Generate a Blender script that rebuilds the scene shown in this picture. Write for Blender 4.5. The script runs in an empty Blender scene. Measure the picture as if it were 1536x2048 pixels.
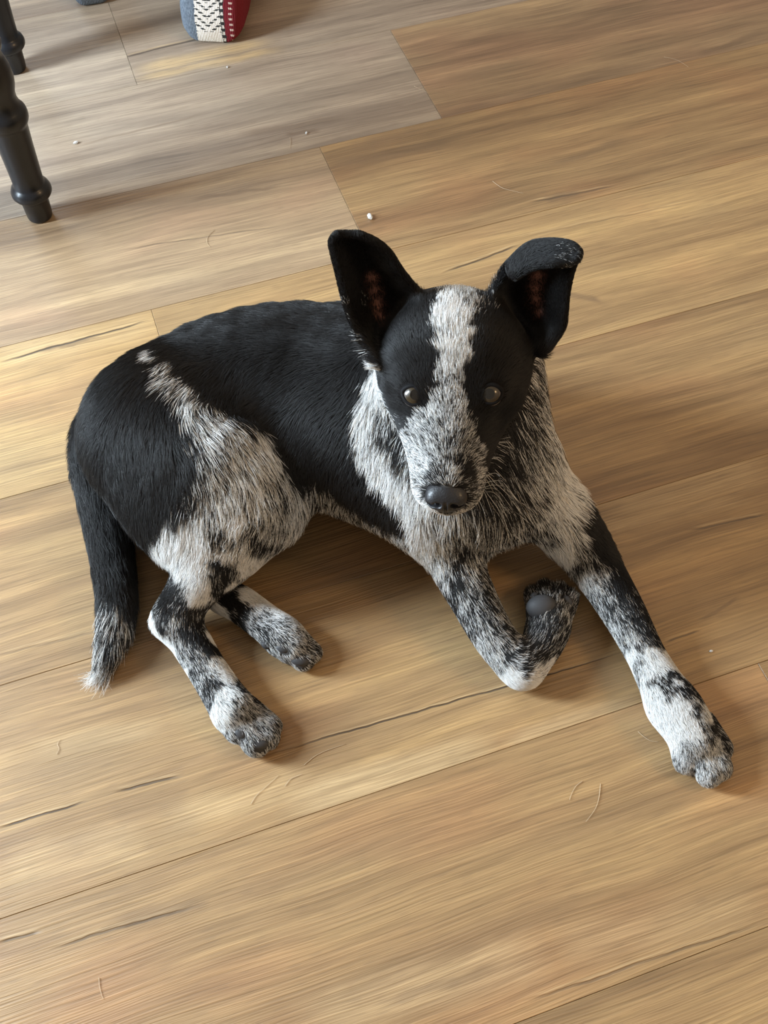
import bpy, bmesh, math, random
import numpy as np
from mathutils import Matrix, Vector
scene = bpy.context.scene
C = scene.collection
# ================================================================ camera
cam_data = bpy.data.cameras.new('camera'); cam = bpy.data.objects.new('camera', cam_data)
C.objects.link(cam); scene.camera = cam
_m = Matrix([[0.9997,0.0262,-0],[-0.0219,0.8349,-0.5499],[-0.0144,0.5497,0.8352]]).to_4x4(); _m.translation = (0, 0, 0.80); cam.matrix_world = _m
cam_data.sensor_width = 36; cam_data.lens = 36 * 2200 / 2048; cam_data.clip_start = 0.01
# ================================================================ light: daylight from windows on the left, dim warm room
world = bpy.data.worlds.new('world'); scene.world = world; world.use_nodes = True
world.node_tree.nodes['Background'].inputs[0].default_value = (1.0, 0.83, 0.64, 1)
world.node_tree.nodes['Background'].inputs[1].default_value = 0.37
scene.cycles.adaptive_threshold = 0.1; scene.cycles.use_light_tree = False; scene.cycles.max_bounces = 3; scene.cycles.diffuse_bounces = 2; scene.cycles.glossy_bounces = 2; scene.cycles.caustics_reflective = False; scene.cycles.caustics_refractive = False
def area(name, loc, target, size, power, col):
    l = bpy.data.lights.new(name, 'AREA'); l.shape = 'RECTANGLE'; l.size, l.size_y = size; l.energy = power; l.color = col
    o = bpy.data.objects.new(name, l); C.objects.link(o); o.location = loc
    o.rotation_euler = (Vector(target) - Vector(loc)).to_track_quat('-Z', 'Y').to_euler(); return o
side = area('window_daylight_side', (-1.53, 0.58, 0.86), (0.0, 0.58, 0.86), (1.1, 0.34), 94, (0.72, 0.87, 1.0))   # fills the opening of the window in wall_left
side.rotation_euler = (0, math.radians(-90), 0)
area('window_daylight_far', (-2.5, 4.1, 2.0), (0, 0.6, 0.0), (1.6, 1.8), 48, (0.70, 0.86, 1.0))
area('warm_bounce_fill', (1.9, 0.0, 1.7), (0.1, 0.5, 0.0), (0.5, 0.5), 13, (1.0, 0.66, 0.34))  # unseen fill light, added to imitate warm bounce on right-facing sides
vs = scene.view_settings; vs.view_transform = 'Standard'; vs.look = 'None'; vs.exposure = 0.2; vs.gamma = 1; vs.use_curve_mapping = False
# ================================================================ helpers
def link(o, parent=None):
    C.objects.link(o)
    if parent: o.parent = parent
    return o
def mesh_obj(name, P, F, m, parent=None, smooth=True):
    me = bpy.data.meshes.new(name); me.from_pydata(np.asarray(P, float).tolist(), [], [list(map(int, f)) for f in F]); me.update()
    if m: me.materials.append(m)
    if smooth: me.polygons.foreach_set('use_smooth', np.ones(len(me.polygons), bool))
    return link(bpy.data.objects.new(name, me), parent)
def tag(o, label, cat, group=None):
    o['label'] = label; o['category'] = cat
    if group: o['group'] = group
    return o
def new_mat(name):
    m = bpy.data.materials.new(name); m.use_nodes = True; nt = m.node_tree
    return m, nt, nt.nodes['Principled BSDF']
def plain(name, col, rough=.6, spec=.5, coat=0.0, bump=None):
    m, nt, b = new_mat(name)
    b.inputs['Roughness'].default_value = rough; b.inputs['Specular IOR Level'].default_value = spec; b.inputs['Coat Weight'].default_value = coat
    b.inputs['Coat Roughness'].default_value = 0.03
    N = nt.nodes.new('ShaderNodeTexNoise'); N.inputs['Scale'].default_value = bump[0] if bump else 60
    tc = nt.nodes.new('ShaderNodeTexCoord'); nt.links.new(tc.outputs['Object'], N.inputs['Vector'])
    mx = nt.nodes.new('ShaderNodeMix'); mx.data_type = 'RGBA'
    mx.inputs[6].default_value = (*[c * .82 for c in col], 1); mx.inputs[7].default_value = (*[min(1, c * 1.12) for c in col], 1)
    nt.links.new(N.outputs[0], mx.inputs[0]); nt.links.new(mx.outputs[2], b.inputs['Base Color'])
    if bump:
        B = nt.nodes.new('ShaderNodeBump'); B.inputs['Strength'].default_value = bump[1]; B.inputs['Distance'].default_value = bump[2]
        nt.links.new(N.outputs[0], B.inputs['Height']); nt.links.new(B.outputs[0], b.inputs['Normal'])
    return m
def tube(pts, radii, seg=6, cap=True):
    pts = [Vector(p) for p in pts]; V, F = [], []
    up = Vector((0, 0, 1)); prev = None
    for i, p in enumerate(pts):
        d = (pts[min(i + 1, len(pts) - 1)] - pts[max(i - 1, 0)]).normalized()
        s = d.cross(up) if abs(d.z) < .95 else d.cross(Vector((1, 0, 0)))
        if prev and s.dot(prev) < 0: s = -s
        s.normalize(); prev = s; t = s.cross(d)
        for k in range(seg):
            a = 2 * math.pi * k / seg; V.append(p + (s * math.cos(a) + t * math.sin(a)) * radii[i])
    for i in range(len(pts) - 1):
        for k in range(seg):
            F.append((i * seg + k, i * seg + (k + 1) % seg, (i + 1) * seg + (k + 1) % seg, (i + 1) * seg + k))
    if cap: F.append(tuple(range(seg))[::-1]); F.append(tuple((len(pts) - 1) * seg + k for k in range(seg)))
    return [tuple(v) for v in V], F
def lathe(profile, seg=40):
    V = [(r * math.cos(2 * math.pi * k / seg), r * math.sin(2 * math.pi * k / seg), z) for z, r in profile for k in range(seg)]
    F = [(i * seg + k, i * seg + (k + 1) % seg, (i + 1) * seg + (k + 1) % seg, (i + 1) * seg + k) for i in range(len(profile) - 1) for k in range(seg)]
    F.append(tuple(range(seg))[::-1]); F.append(tuple((len(profile) - 1) * seg + k for k in range(seg)))
    return V, F
# ---- signed-distance modelling helpers (numpy) ----
def smin(a, b, k):
    h = np.maximum(k - np.abs(a - b), 0.0) / k
    return np.minimum(a, b) - h * h * k * 0.25
class Field:
    def __init__(self, lo, hi, vox):
        self.lo = np.array(lo, np.float32); self.v = vox
        self.n = np.ceil((np.array(hi) - np.array(lo)) / vox).astype(int) + 1
    def blank(self): return np.full(self.n, 0.06, np.float32)
    def window(self, lo, hi):
        i0 = np.clip(np.floor((np.array(lo) - self.lo) / self.v).astype(int), 0, self.n - 1)
        i1 = np.clip(np.ceil((np.array(hi) - self.lo) / self.v).astype(int) + 1, 1, self.n)
        sl = tuple(slice(a, b) for a, b in zip(i0, i1))
        ax = [self.lo[d] + self.v * np.arange(i0[d], i1[d], dtype=np.float32) for d in range(3)]
        return sl, ax
def d_cone(ax, a, ra, b, rb):
    X, Y, Z = ax[0][:, None, None], ax[1][None, :, None], ax[2][None, None, :]
    a = np.array(a, np.float32); b = np.array(b, np.float32); ba = b - a
    L = float(ba @ ba) + 1e-12
    px, py, pz = X - a[0], Y - a[1], Z - a[2]
    h = np.clip((px * ba[0] + py * ba[1] + pz * ba[2]) / L, 0, 1)
    h = h.astype(np.float32)
    d = np.sqrt((px - ba[0] * h) ** 2 + (py - ba[1] * h) ** 2 + (pz - ba[2] * h) ** 2)
    return d - (ra + (rb - ra) * h)
def d_ell(ax, c, M):            # M rows: unit axes / radius
    X, Y, Z = ax[0][:, None, None] - c[0], ax[1][None, :, None] - c[1], ax[2][None, None, :] - c[2]
    q = [X * M[i][0] + Y * M[i][1] + Z * M[i][2] for i in range(3)]
    k0 = np.sqrt(q[0] ** 2 + q[1] ** 2 + q[2] ** 2) + 1e-9
    il = [float(np.linalg.norm(M[i])) for i in range(3)]
    k1 = np.sqrt((q[0] * il[0]) ** 2 + (q[1] * il[1]) ** 2 + (q[2] * il[2]) ** 2) + 1e-9
    return k0 * (k0 - 1) / k1
def catmull(P, m):
    P = np.asarray(P, float); n = len(P)
    t = np.linspace(0, n - 1, m); i = np.minimum(t.astype(int), n - 2); u = (t - i)[(...,) + (None,) * (P.ndim - 1)]
    g = lambda j: P[np.clip(j, 0, n - 1)]
    p0, p1, p2, p3 = g(i - 1), g(i), g(i + 1), g(i + 2)
    return 0.5 * (2 * p1 + (p2 - p0) * u + (2 * p0 - 5 * p1 + 4 * p2 - p3) * u * u + (3 * p1 - p0 - 3 * p2 + p3) * u ** 3)
def d_points(ax, pts):          # pts: x,y,z,r
    X, Y, Z = np.meshgrid(*ax, indexing='ij'); out = np.full(X.shape, 9.0, np.float32)
    for p in pts:
        np.minimum(out, np.sqrt((X - p[0]) ** 2 + (Y - p[1]) ** 2 + (Z - p[2]) ** 2) - p[3], out=out)
    return out
def d_patch(field, rows, pad, m=64, n=48):
    G = catmull(np.array(rows, float), m)                       # rows resampled
    G = np.stack([catmull(G[i], n) for i in range(m)]).reshape(-1, 4)
    sl, ax = field.window(G[:, :3].min(0) - pad, G[:, :3].max(0) + pad)
    D = np.full([len(a) for a in ax], 9.0, np.float32)
    for p in G:                                                  # small window per point
        w, bx = field.window(p[:3] - 0.012, p[:3] + 0.012)
        rel = tuple(slice(s.start - t.start, s.stop - t.start) for s, t in zip(w, sl))
        d = np.sqrt((bx[0][:, None, None] - p[0]) ** 2 + (bx[1][None, :, None] - p[1]) ** 2 + (bx[2][None, None, :] - p[2]) ** 2) - p[3]
        D[rel] = np.minimum(D[rel], d)
    return sl, D
def eval_prims(field, prims):
    groups = {}
    for pr in prims:
        kind, g, k = pr[0], pr[1], pr[2]
        V = groups.setdefault(g, field.blank())
        if kind == 'H':                                          # limb: smooth chain of round cones
            Q = catmull(np.array(pr[3], float), 4 * len(pr[3]) - 3); pad = max(k, 0.004) + 0.012
            pad2 = pad + Q[:, 3].max() + 0.001; sl, ax = field.window(Q[:, :3].min(0) - pad2, Q[:, :3].max(0) + pad2)
            D = np.full([len(a) for a in ax], 0.06, np.float32)
            for p, q in zip(Q[:-1], Q[1:]):
                r = max(p[3], q[3]) + pad
                w, bx = field.window(np.minimum(p, q)[:3] - r, np.maximum(p, q)[:3] + r)
                rel = tuple(slice(s.start - t.start, s.stop - t.start) for s, t in zip(w, sl))
                D[rel] = np.minimum(D[rel], d_cone(bx, p[:3], p[3], q[:3], q[3]))
        elif kind == 'C':
            a, ra, b, rb = pr[3:7]; r = max(ra, rb) + max(k, 0.004) + 0.012
            sl, ax = field.window(np.minimum(a, b) - r, np.maximum(a, b) + r)
            D = d_cone(ax, a, ra, b, rb)
        elif kind in ('E', 'X'):
            c, M = pr[3:5]; M = np.array(M); r = 1 / np.linalg.norm(M, axis=1).min() + max(k, 0.004) + 0.012
            sl, ax = field.window(np.array(c) - r, np.array(c) + r)
            D = d_ell(ax, c, M)
        elif kind == 'P':
            sl, D = d_patch(field, pr[3], 0.02)
        if kind == 'X': V[sl] = -smin(-V[sl], D, k)
        else: V[sl] = smin(V[sl], D, k)
    return groups
def surface_nets(V, lo, vox):
    n = np.array(V.shape); inside = V < 0
    cs = tuple(n - 1)
    s = np.zeros(cs, np.int8)
    for c in np.ndindex(2, 2, 2):
        s += inside[c[0]:n[0] - 1 + c[0], c[1]:n[1] - 1 + c[1], c[2]:n[2] - 1 + c[2]]
    act = np.argwhere((s > 0) & (s < 8)); N = len(act)
    acc = np.zeros((N, 3)); cnt = np.zeros(N)
    corner = list(np.ndindex(2, 2, 2)); val = {c: V[act[:, 0] + c[0], act[:, 1] + c[1], act[:, 2] + c[2]] for c in corner}
    for c in corner:
        for d in range(3):
            if c[d]: continue
            e = list(c); e[d] = 1; e = tuple(e); va, vb = val[c], val[e]
            m = (va < 0) != (vb < 0); t = np.where(m, va / np.where(m, va - vb, 1), 0)
            p = np.tile(np.array(c, float), (N, 1)); p[:, d] = t
            acc[m] += p[m]; cnt[m] += 1
    P = (act + acc / cnt[:, None]) * vox + np.asarray(lo)
    idx = np.full(cs, -1, np.int64); idx[act[:, 0], act[:, 1], act[:, 2]] = np.arange(N)
    faces = []
    for d in range(3):
        a, b = (d + 1) % 3, (d + 2) % 3
        s0 = [slice(None)] * 3; s1 = [slice(None)] * 3; s0[d] = slice(0, -1); s1[d] = slice(1, None)
        q = np.argwhere(inside[tuple(s0)] != inside[tuple(s1)])
        q = q[(q[:, a] > 0) & (q[:, b] > 0) & (q[:, a] < cs[a]) & (q[:, b] < cs[b]) & (q[:, d] < cs[d])]
        flip = inside[q[:, 0], q[:, 1], q[:, 2]]
        def I(da, db):
            r = q.copy(); r[:, a] -= da; r[:, b] -= db; return idx[r[:, 0], r[:, 1], r[:, 2]]
        f = np.stack([I(1, 1), I(0, 1), I(0, 0), I(1, 0)], 1)
        f[~flip] = f[~flip][:, ::-1]; faces.append(f)
    return P, np.concatenate(faces)
def relax(P, faces, it, w=0.5):
    e = np.concatenate([faces[:, [0, 1]], faces[:, [1, 2]], faces[:, [2, 3]], faces[:, [3, 0]]])
    i, j = e[:, 0], e[:, 1]
    for k in range(it):
        S = np.zeros_like(P); c = np.bincount(i, minlength=len(P)) + np.bincount(j, minlength=len(P))
        for d in range(3):
            S[:, d] = np.bincount(i, P[j, d], len(P)) + np.bincount(j, P[i, d], len(P))
        ww = w if k % 2 == 0 else -w * 0.9
        P = P + ww * (S / np.maximum(c, 1)[:, None] - P)
    return P
def mesh_normals(P, faces):
    n = np.cross(P[faces[:, 2]] - P[faces[:, 0]], P[faces[:, 3]] - P[faces[:, 1]])
    N = np.zeros_like(P)
    for c in range(4):
        for d in range(3): N[:, d] += np.bincount(faces[:, c], n[:, d], len(P))
    return N / (np.linalg.norm(N, axis=1, keepdims=True) + 1e-12)

# ================================================================ floor: vinyl planks
FLOOR_YAW = 0.30718
# along0, along1, across0, across1, tone, redness, greyness (part print, part cool window light painted into far planks), seed (floor frame, metres)
PLANKS = [
    [-1.12,0.1,2.0673,2.2473,0.5,0,0,33.30],
    [0.1,1.32,2.0673,2.2473,0.5,0,0,35.20],
    [1.32,2.54,2.0673,2.2473,0.5,0,0,37.10],
    [-1.12,0.1,1.8873,2.0673,0.5,0,0,29.60],
    [0.1,1.32,1.8873,2.0673,0.5,0,0,31.50],
    [1.32,2.54,1.8873,2.0673,0.5,0,0,33.40],
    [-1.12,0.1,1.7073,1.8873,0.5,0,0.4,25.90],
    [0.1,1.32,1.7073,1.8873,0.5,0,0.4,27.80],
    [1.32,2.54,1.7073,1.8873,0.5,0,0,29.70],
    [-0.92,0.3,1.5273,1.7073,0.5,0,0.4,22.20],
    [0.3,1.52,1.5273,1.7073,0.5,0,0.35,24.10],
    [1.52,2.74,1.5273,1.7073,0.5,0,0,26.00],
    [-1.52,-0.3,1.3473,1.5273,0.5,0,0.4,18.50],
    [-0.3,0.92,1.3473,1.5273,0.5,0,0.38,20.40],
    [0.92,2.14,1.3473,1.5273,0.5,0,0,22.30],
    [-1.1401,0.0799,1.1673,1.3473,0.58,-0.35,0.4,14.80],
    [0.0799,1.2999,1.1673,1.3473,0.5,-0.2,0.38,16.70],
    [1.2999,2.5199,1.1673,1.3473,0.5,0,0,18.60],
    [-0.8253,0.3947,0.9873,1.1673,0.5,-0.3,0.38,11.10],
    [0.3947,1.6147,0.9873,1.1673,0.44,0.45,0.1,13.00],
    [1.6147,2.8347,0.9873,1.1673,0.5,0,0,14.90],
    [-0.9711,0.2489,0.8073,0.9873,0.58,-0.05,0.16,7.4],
    [0.2489,1.4689,0.8073,0.9873,0.42,0.25,0,9.3],
    [1.4689,2.6889,0.8073,0.9873,0.5,0,0,11.20],
    [-1.2013,0.0187,0.6273,0.8073,0.68,0,0,3.7],
    [0.0187,1.2387,0.6273,0.8073,0.6,-0.1,0,5.6],
    [1.2387,2.4587,0.6273,0.8073,0.5,0,0,7.5],
    [-0.37,0.85,0.4473,0.6273,0.48,0.1,0,0],
    [0.85,2.07,0.4473,0.6273,0.45,0.15,0,1.9],
    [-0.27,0.95,0.2673,0.4473,0.5,-0.1,0,3.7],
    [0.95,2.17,0.2673,0.4473,0.46,-0.1,0,5.6],
    [-0.8272,0.3928,0.0873,0.2673,0.52,0.35,0,7.4],
    [0.3928,1.6128,0.0873,0.2673,0.45,0.3,0,9.3],
    [1.6128,2.8328,0.0873,0.2673,0.5,0,0,11.20],
    [-0.62,0.6,-0.0927,0.0873,0.5,-0.1,0,11.10],
    [0.6,1.82,-0.0927,0.0873,0.55,-0.15,0,13.00],
    [-1.62,-0.4,-0.2727,-0.0927,0.5,0,0,14.80],
    [-0.4,0.82,-0.2727,-0.0927,0.5,0,0,16.70],
    [0.82,2.04,-0.2727,-0.0927,0.5,0,0,18.60],
    [-1.12,0.1,-0.4527,-0.2727,0.5,0,0,18.50],
    [0.1,1.32,-0.4527,-0.2727,0.5,0,0,20.40],
    [1.32,2.54,-0.4527,-0.2727,0.5,0,0,22.30],
    [-1.12,0.1,-0.6327,-0.4527,0.5,0,0,22.20],
    [0.1,1.32,-0.6327,-0.4527,0.5,0,0,24.10],
    [1.32,2.54,-0.6327,-0.4527,0.5,0,0,26.00],
]
# printed grain marks: along0, across0, along1, across1, half width, strength (minus dark, plus pale)
STREAKS = [
    [0.0866,1.1952,0.25,1.1966,0.013,0.9],
    [0.0835,1.1779,0.257,1.1769,0.008,0.9],
    [0.074,1.2258,0.1837,1.2317,0.0022,-0.85],
    [0.0764,1.2842,0.285,1.2754,0.018,-0.3375],
    [-0.0492,1.2656,0.0949,1.2829,0.016,-0.2625],
    [-0.0496,0.9897,0.1135,0.9477,0.01,-0.1875],
    [0.0923,0.9511,0.1896,0.9398,0.0035,-0.55],
    [-0.0089,1.0824,0.1482,1.0882,0.003,-0.35],
    [0.1705,1.0376,0.2914,1.0266,0.008,-0.3375],
    [0.2188,1.022,0.2575,1.0135,0.004,-0.5],
    [0.0112,0.9008,0.1724,0.8795,0.0016,-0.45],
    [-0.1338,0.7879,0.0146,0.7937,0.0018,-0.9],
    [-0.0953,0.7877,-0.0362,0.7893,0.0035,-0.6],
    [-0.1329,0.7943,0.0239,0.7904,0.02,0.35],
    [0.2793,0.9708,0.4692,0.9957,0.012,-0.3],
    [0.4172,1.0543,0.5423,1.0496,0.01,-0.2625],
    [0.2509,0.9542,0.3883,0.9449,0.01,-0.3],
    [0.4502,0.8222,0.4901,0.8204,0.006,-0.5],
    [0.4336,0.824,0.5297,0.8172,0.0018,-0.6],
    [0.3117,0.757,0.3986,0.768,0.0018,-0.85],
    [0.4133,0.6873,0.4437,0.6706,0.006,-0.6],
    [0.3918,0.7784,0.6049,0.7665,0.002,-0.3],
    [0.4778,0.8722,0.5802,0.8846,0.006,-0.4],
    [0.7245,0.9934,0.8251,1.0099,0.006,-0.45],
    [0.6091,1.0252,0.8406,1.0372,0.01,-0.1875],
    [0.3392,0.4464,0.5008,0.4407,0.028,0.45],
    [0.3202,0.4258,0.467,0.4126,0.01,0.3],
    [0.3491,0.4076,0.4137,0.4037,0.008,-0.2625],
    [0.4008,0.3974,0.4718,0.3898,0.0016,-0.6],
    [0.3135,0.3433,0.4099,0.3269,0.02,-0.15],
    [0.3679,0.317,0.4087,0.3248,0.003,-0.5],
    [-0.1973,0.3328,-0.1345,0.3313,0.0014,-0.9],
    [-0.1099,0.3312,-0.0629,0.3276,0.0018,-0.8],
    [0.0139,0.3218,0.2977,0.3106,0.0011,-0.9],
    [0.3323,0.3088,0.3632,0.308,0.0016,-0.6],
    [-0.1651,0.3042,-0.0495,0.2875,0.012,-0.2625],
    [-0.1201,0.308,-0.06,0.3071,0.018,-0.2625],
    [-0.2016,0.3017,-0.0946,0.2875,0.02,0.35],
    [-0.0844,0.2996,0.036,0.29,0.014,0.35],
    [0.0024,0.2814,0.174,0.2712,0.016,0.65],
    [0.174,0.2712,0.289,0.2658,0.01,0.5],
    [0.1953,0.3029,0.2901,0.2947,0.014,-0.225],
    [0.0108,0.3111,0.073,0.3063,0.02,-0.225],
    [-0.0329,0.3389,0.0954,0.3245,0.016,-0.225],
    [-0.1911,0.3771,-0.0346,0.348,0.02,-0.225],
    [-0.167,0.3856,-0.0646,0.3715,0.01,0.3],
    [-0.1776,0.4742,-0.097,0.469,0.002,-0.35],
    [-0.1729,0.2356,-0.0708,0.2306,0.0018,-0.6],
    [-0.1305,0.2368,-0.0633,0.2316,0.008,-0.3375],
    [-0.065,0.225,0.1149,0.2227,0.01,-0.225],
    [-0.2086,0.2515,-0.1812,0.249,0.0018,-0.6],
    [0.0152,0.1519,0.1985,0.1448,0.012,-0.225],
    [0.1249,0.0975,0.3008,0.0898,0.0016,-0.5],
    [-0.0251,0.136,0.1504,0.1224,0.02,0.4],
    [0.1504,0.1224,0.3085,0.1032,0.02,0.25],
    [0.1623,0.1947,0.2991,0.1865,0.012,-0.1875],
    [0.031,0.1265,0.1142,0.1246,0.004,-0.35],
    [0.24,0.3894,0.2857,0.3906,0.01,-0.15],
    [0.0524,0.4572,0.1403,0.4571,0.02,-0.15],
]
def plank_material(streaks, seed, tone, red, grey):
    m, nt, b = new_mat('vinyl_plank'); L = nt.links.new
    def N(t, **kw):
        n = nt.nodes.new(t)
        for k, v in kw.items(): setattr(n, k, v)
        return n
    def math_(op, a, c=None, d=None, clamp=False):
        n = N('ShaderNodeMath', operation=op, use_clamp=clamp)
        for i, v in enumerate((a, c, d)):
            if v is None: continue
            if isinstance(v, (int, float)): n.inputs[i].default_value = v
            else: L(v, n.inputs[i])
        return n.outputs[0]
    def smooth(x, lo, hi):
        n = N('ShaderNodeMapRange', interpolation_type='SMOOTHSTEP'); L(x, n.inputs[0])
        n.inputs[1].default_value = lo; n.inputs[2].default_value = hi; return n.outputs[0]
    def mix(f, a, c, blend='MIX'):
        n = N('ShaderNodeMix', data_type='RGBA', blend_type=blend)
        for i, v in ((0, f), (6, a), (7, c)):
            if isinstance(v, (int, float)): n.inputs[i].default_value = v
            elif isinstance(v, tuple): n.inputs[i].default_value = (*v, 1)
            else: L(v, n.inputs[i])
        return n.outputs[2]
    tc = N('ShaderNodeTexCoord'); sep = N('ShaderNodeSeparateXYZ'); L(tc.outputs['Object'], sep.inputs[0])
    x, y = sep.outputs[0], sep.outputs[1]
    def noise(sx, sy, sc=1.0, detail=4, rough=.55, off=0.0):
        c = N('ShaderNodeCombineXYZ'); L(math_('MULTIPLY_ADD', xw, sx, (seed + off) * 7.13), c.inputs[0]); L(math_('MULTIPLY_ADD', yw, sy, seed + off * 3.7), c.inputs[1])
        n = N('ShaderNodeTexNoise', noise_dimensions='2D'); L(c.outputs[0], n.inputs['Vector']); n.inputs['Scale'].default_value = sc
        n.inputs['Detail'].default_value = detail; n.inputs['Roughness'].default_value = rough
        return n.outputs[0]
    # wavy coordinates so that the grain wanders
    c0 = N('ShaderNodeCombineXYZ'); L(math_('MULTIPLY_ADD', x, 6.5, seed * 5.3), c0.inputs[0]); L(math_('MULTIPLY_ADD', y, 14.0, seed), c0.inputs[1])
    w0 = N('ShaderNodeTexNoise', noise_dimensions='2D'); L(c0.outputs[0], w0.inputs['Vector']); w0.inputs['Scale'].default_value = 1.0; w0.inputs['Detail'].default_value = 1
    ws = N('ShaderNodeSeparateColor'); L(w0.outputs['Color'], ws.inputs[0])
    wob = math_('SUBTRACT', ws.outputs[0], .5); hue = ws.outputs[1]
    xw = x; yw = math_('ADD', y, math_('MULTIPLY', wob, .007))
    bands = noise(0.8, 30, detail=2, off=1.0)
    bands2 = noise(9, 110, detail=2, off=5.0)
    fine = noise(11, 640, detail=2, rough=.55, off=3.0)
    pore = noise(60, 900, detail=0, off=7.0)
    v = math_('ADD', math_('MULTIPLY', math_('SUBTRACT', bands, .5), .85), math_('MULTIPLY', math_('SUBTRACT', bands2, .5), .5))
    v = math_('ADD', math_('ADD', v, tone), 0.0, clamp=True)
    ramp = N('ShaderNodeValToRGB'); L(v, ramp.inputs[0]); cr = ramp.color_ramp
    cr.elements[0].position = 0.0; cr.elements[0].color = (.145, .083, .037, 1)
    cr.elements[1].position = 1.0; cr.elements[1].color = (.555, .358, .152, 1)
    for p_, c_ in ((.30, (.250, .149, .066, 1)), (.55, (.345, .213, .094, 1)), (.78, (.440, .278, .120, 1))):
        e = cr.elements.new(p_); e.color = c_
    rmix = smooth(math_('ADD', math_('MULTIPLY', math_('SUBTRACT', hue, .5), 2.0), red * .8), 0.0, .9)
    gmix = smooth(math_('SUBTRACT', math_('MULTIPLY', math_('SUBTRACT', .5, hue), 2.0), red * .8), 0.05, .9)
    col = mix(math_('MULTIPLY', rmix, .5), ramp.outputs[0], mix(1.0, ramp.outputs[0], (1.06, .84, .82), 'MULTIPLY'))
    col = mix(math_('MULTIPLY', gmix, .45), col, mix(1.0, col, (.84, .93, 1.06), 'MULTIPLY'))
    if grey:  # greyer print, partly cool daylight painted into the plank colour
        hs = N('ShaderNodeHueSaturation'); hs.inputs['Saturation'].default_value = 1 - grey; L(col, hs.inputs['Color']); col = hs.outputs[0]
    # individual printed cracks, dark bands and pale sapwood
    wc = N('ShaderNodeCombineXYZ'); L(math_('MULTIPLY', x, 28.0), wc.inputs[0]); L(math_('MULTIPLY', y, 28.0), wc.inputs[1])
    wn = N('ShaderNodeTexNoise', noise_dimensions='2D'); L(wc.outputs[0], wn.inputs['Vector']); wn.inputs['Scale'].default_value = 1.0; wn.inputs['Detail'].default_value = 3
    wy = math_('ADD', y, math_('MULTIPLY', math_('SUBTRACT', wn.outputs[0], .5), .010))
    breakup = math_('ADD', .1, math_('MULTIPLY', math_('ADD', bands2, fine), .85))
    dark = pale = crack = None
    for a0, n0, a1, n1, hw, st in streaks:
        ln = a1 - a0; sl = (n1 - n0) / ln
        u = math_('DIVIDE', math_('SUBTRACT', x, a0), ln)
        ends = math_('MULTIPLY', smooth(u, -.08, .18), math_('SUBTRACT', 1.0, smooth(u, .80, 1.08)))
        src = wy if hw > .003 else math_('ADD', y, math_('MULTIPLY', math_('SUBTRACT', wn.outputs[0], .5), .004))
        dist = math_('ABSOLUTE', math_('SUBTRACT', math_('SUBTRACT', src, n0), math_('MULTIPLY', math_('SUBTRACT', x, a0), sl)))
        body = math_('SUBTRACT', 1.0, smooth(dist, hw * .25, hw * (1.25 if hw > .003 else .8)))
        f = math_('MULTIPLY', math_('MULTIPLY', ends, body), abs(st))
        if hw < .003:                                              # painted highlight on the lifted lip beside the crack
            lip = math_('ABSOLUTE', math_('SUBTRACT', math_('SUBTRACT', math_('SUBTRACT', src, n0), math_('MULTIPLY', math_('SUBTRACT', x, a0), sl)), hw * 1.5))
            fl_ = math_('MULTIPLY', math_('MULTIPLY', ends, math_('SUBTRACT', 1.0, smooth(lip, 0.0, hw * .9))), abs(st) * .7)
            pale = fl_ if pale is None else math_('MAXIMUM', pale, fl_)
        if hw < .003: crack = f if crack is None else math_('MAXIMUM', crack, f)
        elif st < 0: dark = f if dark is None else math_('MAXIMUM', dark, f)
        else: pale = f if pale is None else math_('MAXIMUM', pale, f)
    if pale: col = mix(math_('MULTIPLY', pale, breakup, clamp=True), col, (.53, .375, .200))
    if dark: col = mix(math_('MULTIPLY', dark, breakup, clamp=True), col, (.140, .085, .048))
    if crack: col = mix(crack, col, (.060, .040, .026))
    fg = math_('ADD', .48, math_('MULTIPLY', fine, 1.04))
    fgc = N('ShaderNodeCombineColor'); [L(fg, fgc.inputs[i]) for i in range(3)]
    col = mix(.8, col, fgc.outputs[0], 'MULTIPLY')
    pm = smooth(pore, .62, .80)
    col = mix(math_('MULTIPLY', pm, .16), col, (.12, .08, .05))
    L(col, b.inputs['Base Color'])
    rr = math_('ADD', .42, math_('MULTIPLY', fine, .12)); L(rr, b.inputs['Roughness']); b.inputs['Specular IOR Level'].default_value = .8
    B = N('ShaderNodeBump'); B.inputs['Strength'].default_value = .8; B.inputs['Distance'].default_value = .0006
    hgt = fine
    if crack: hgt = math_('SUBTRACT', hgt, math_('MULTIPLY', crack, 1.6))
    L(hgt, B.inputs['Height']); L(B.outputs[0], b.inputs['Normal'])
    return m
sub = plain('subfloor', (.05, .035, .025), .9)
floor = mesh_obj('floor', [(-2.2, -1.6, -.02), (2.2, -1.6, -.02), (2.2, 2.6, -.02), (-2.2, 2.6, -.02), (-2.2, -1.6, -.0065), (2.2, -1.6, -.0065), (2.2, 2.6, -.0065), (-2.2, 2.6, -.0065)],
                 [(0, 3, 2, 1), (4, 5, 6, 7), (0, 1, 5, 4), (1, 2, 6, 5), (2, 3, 7, 6), (3, 0, 4, 7)], sub, smooth=False)
floor['kind'] = 'structure'; floor['label'] = 'wood-look vinyl plank floor with brown and amber grain'
floor.rotation_euler = (0, 0, FLOOR_YAW)
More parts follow.
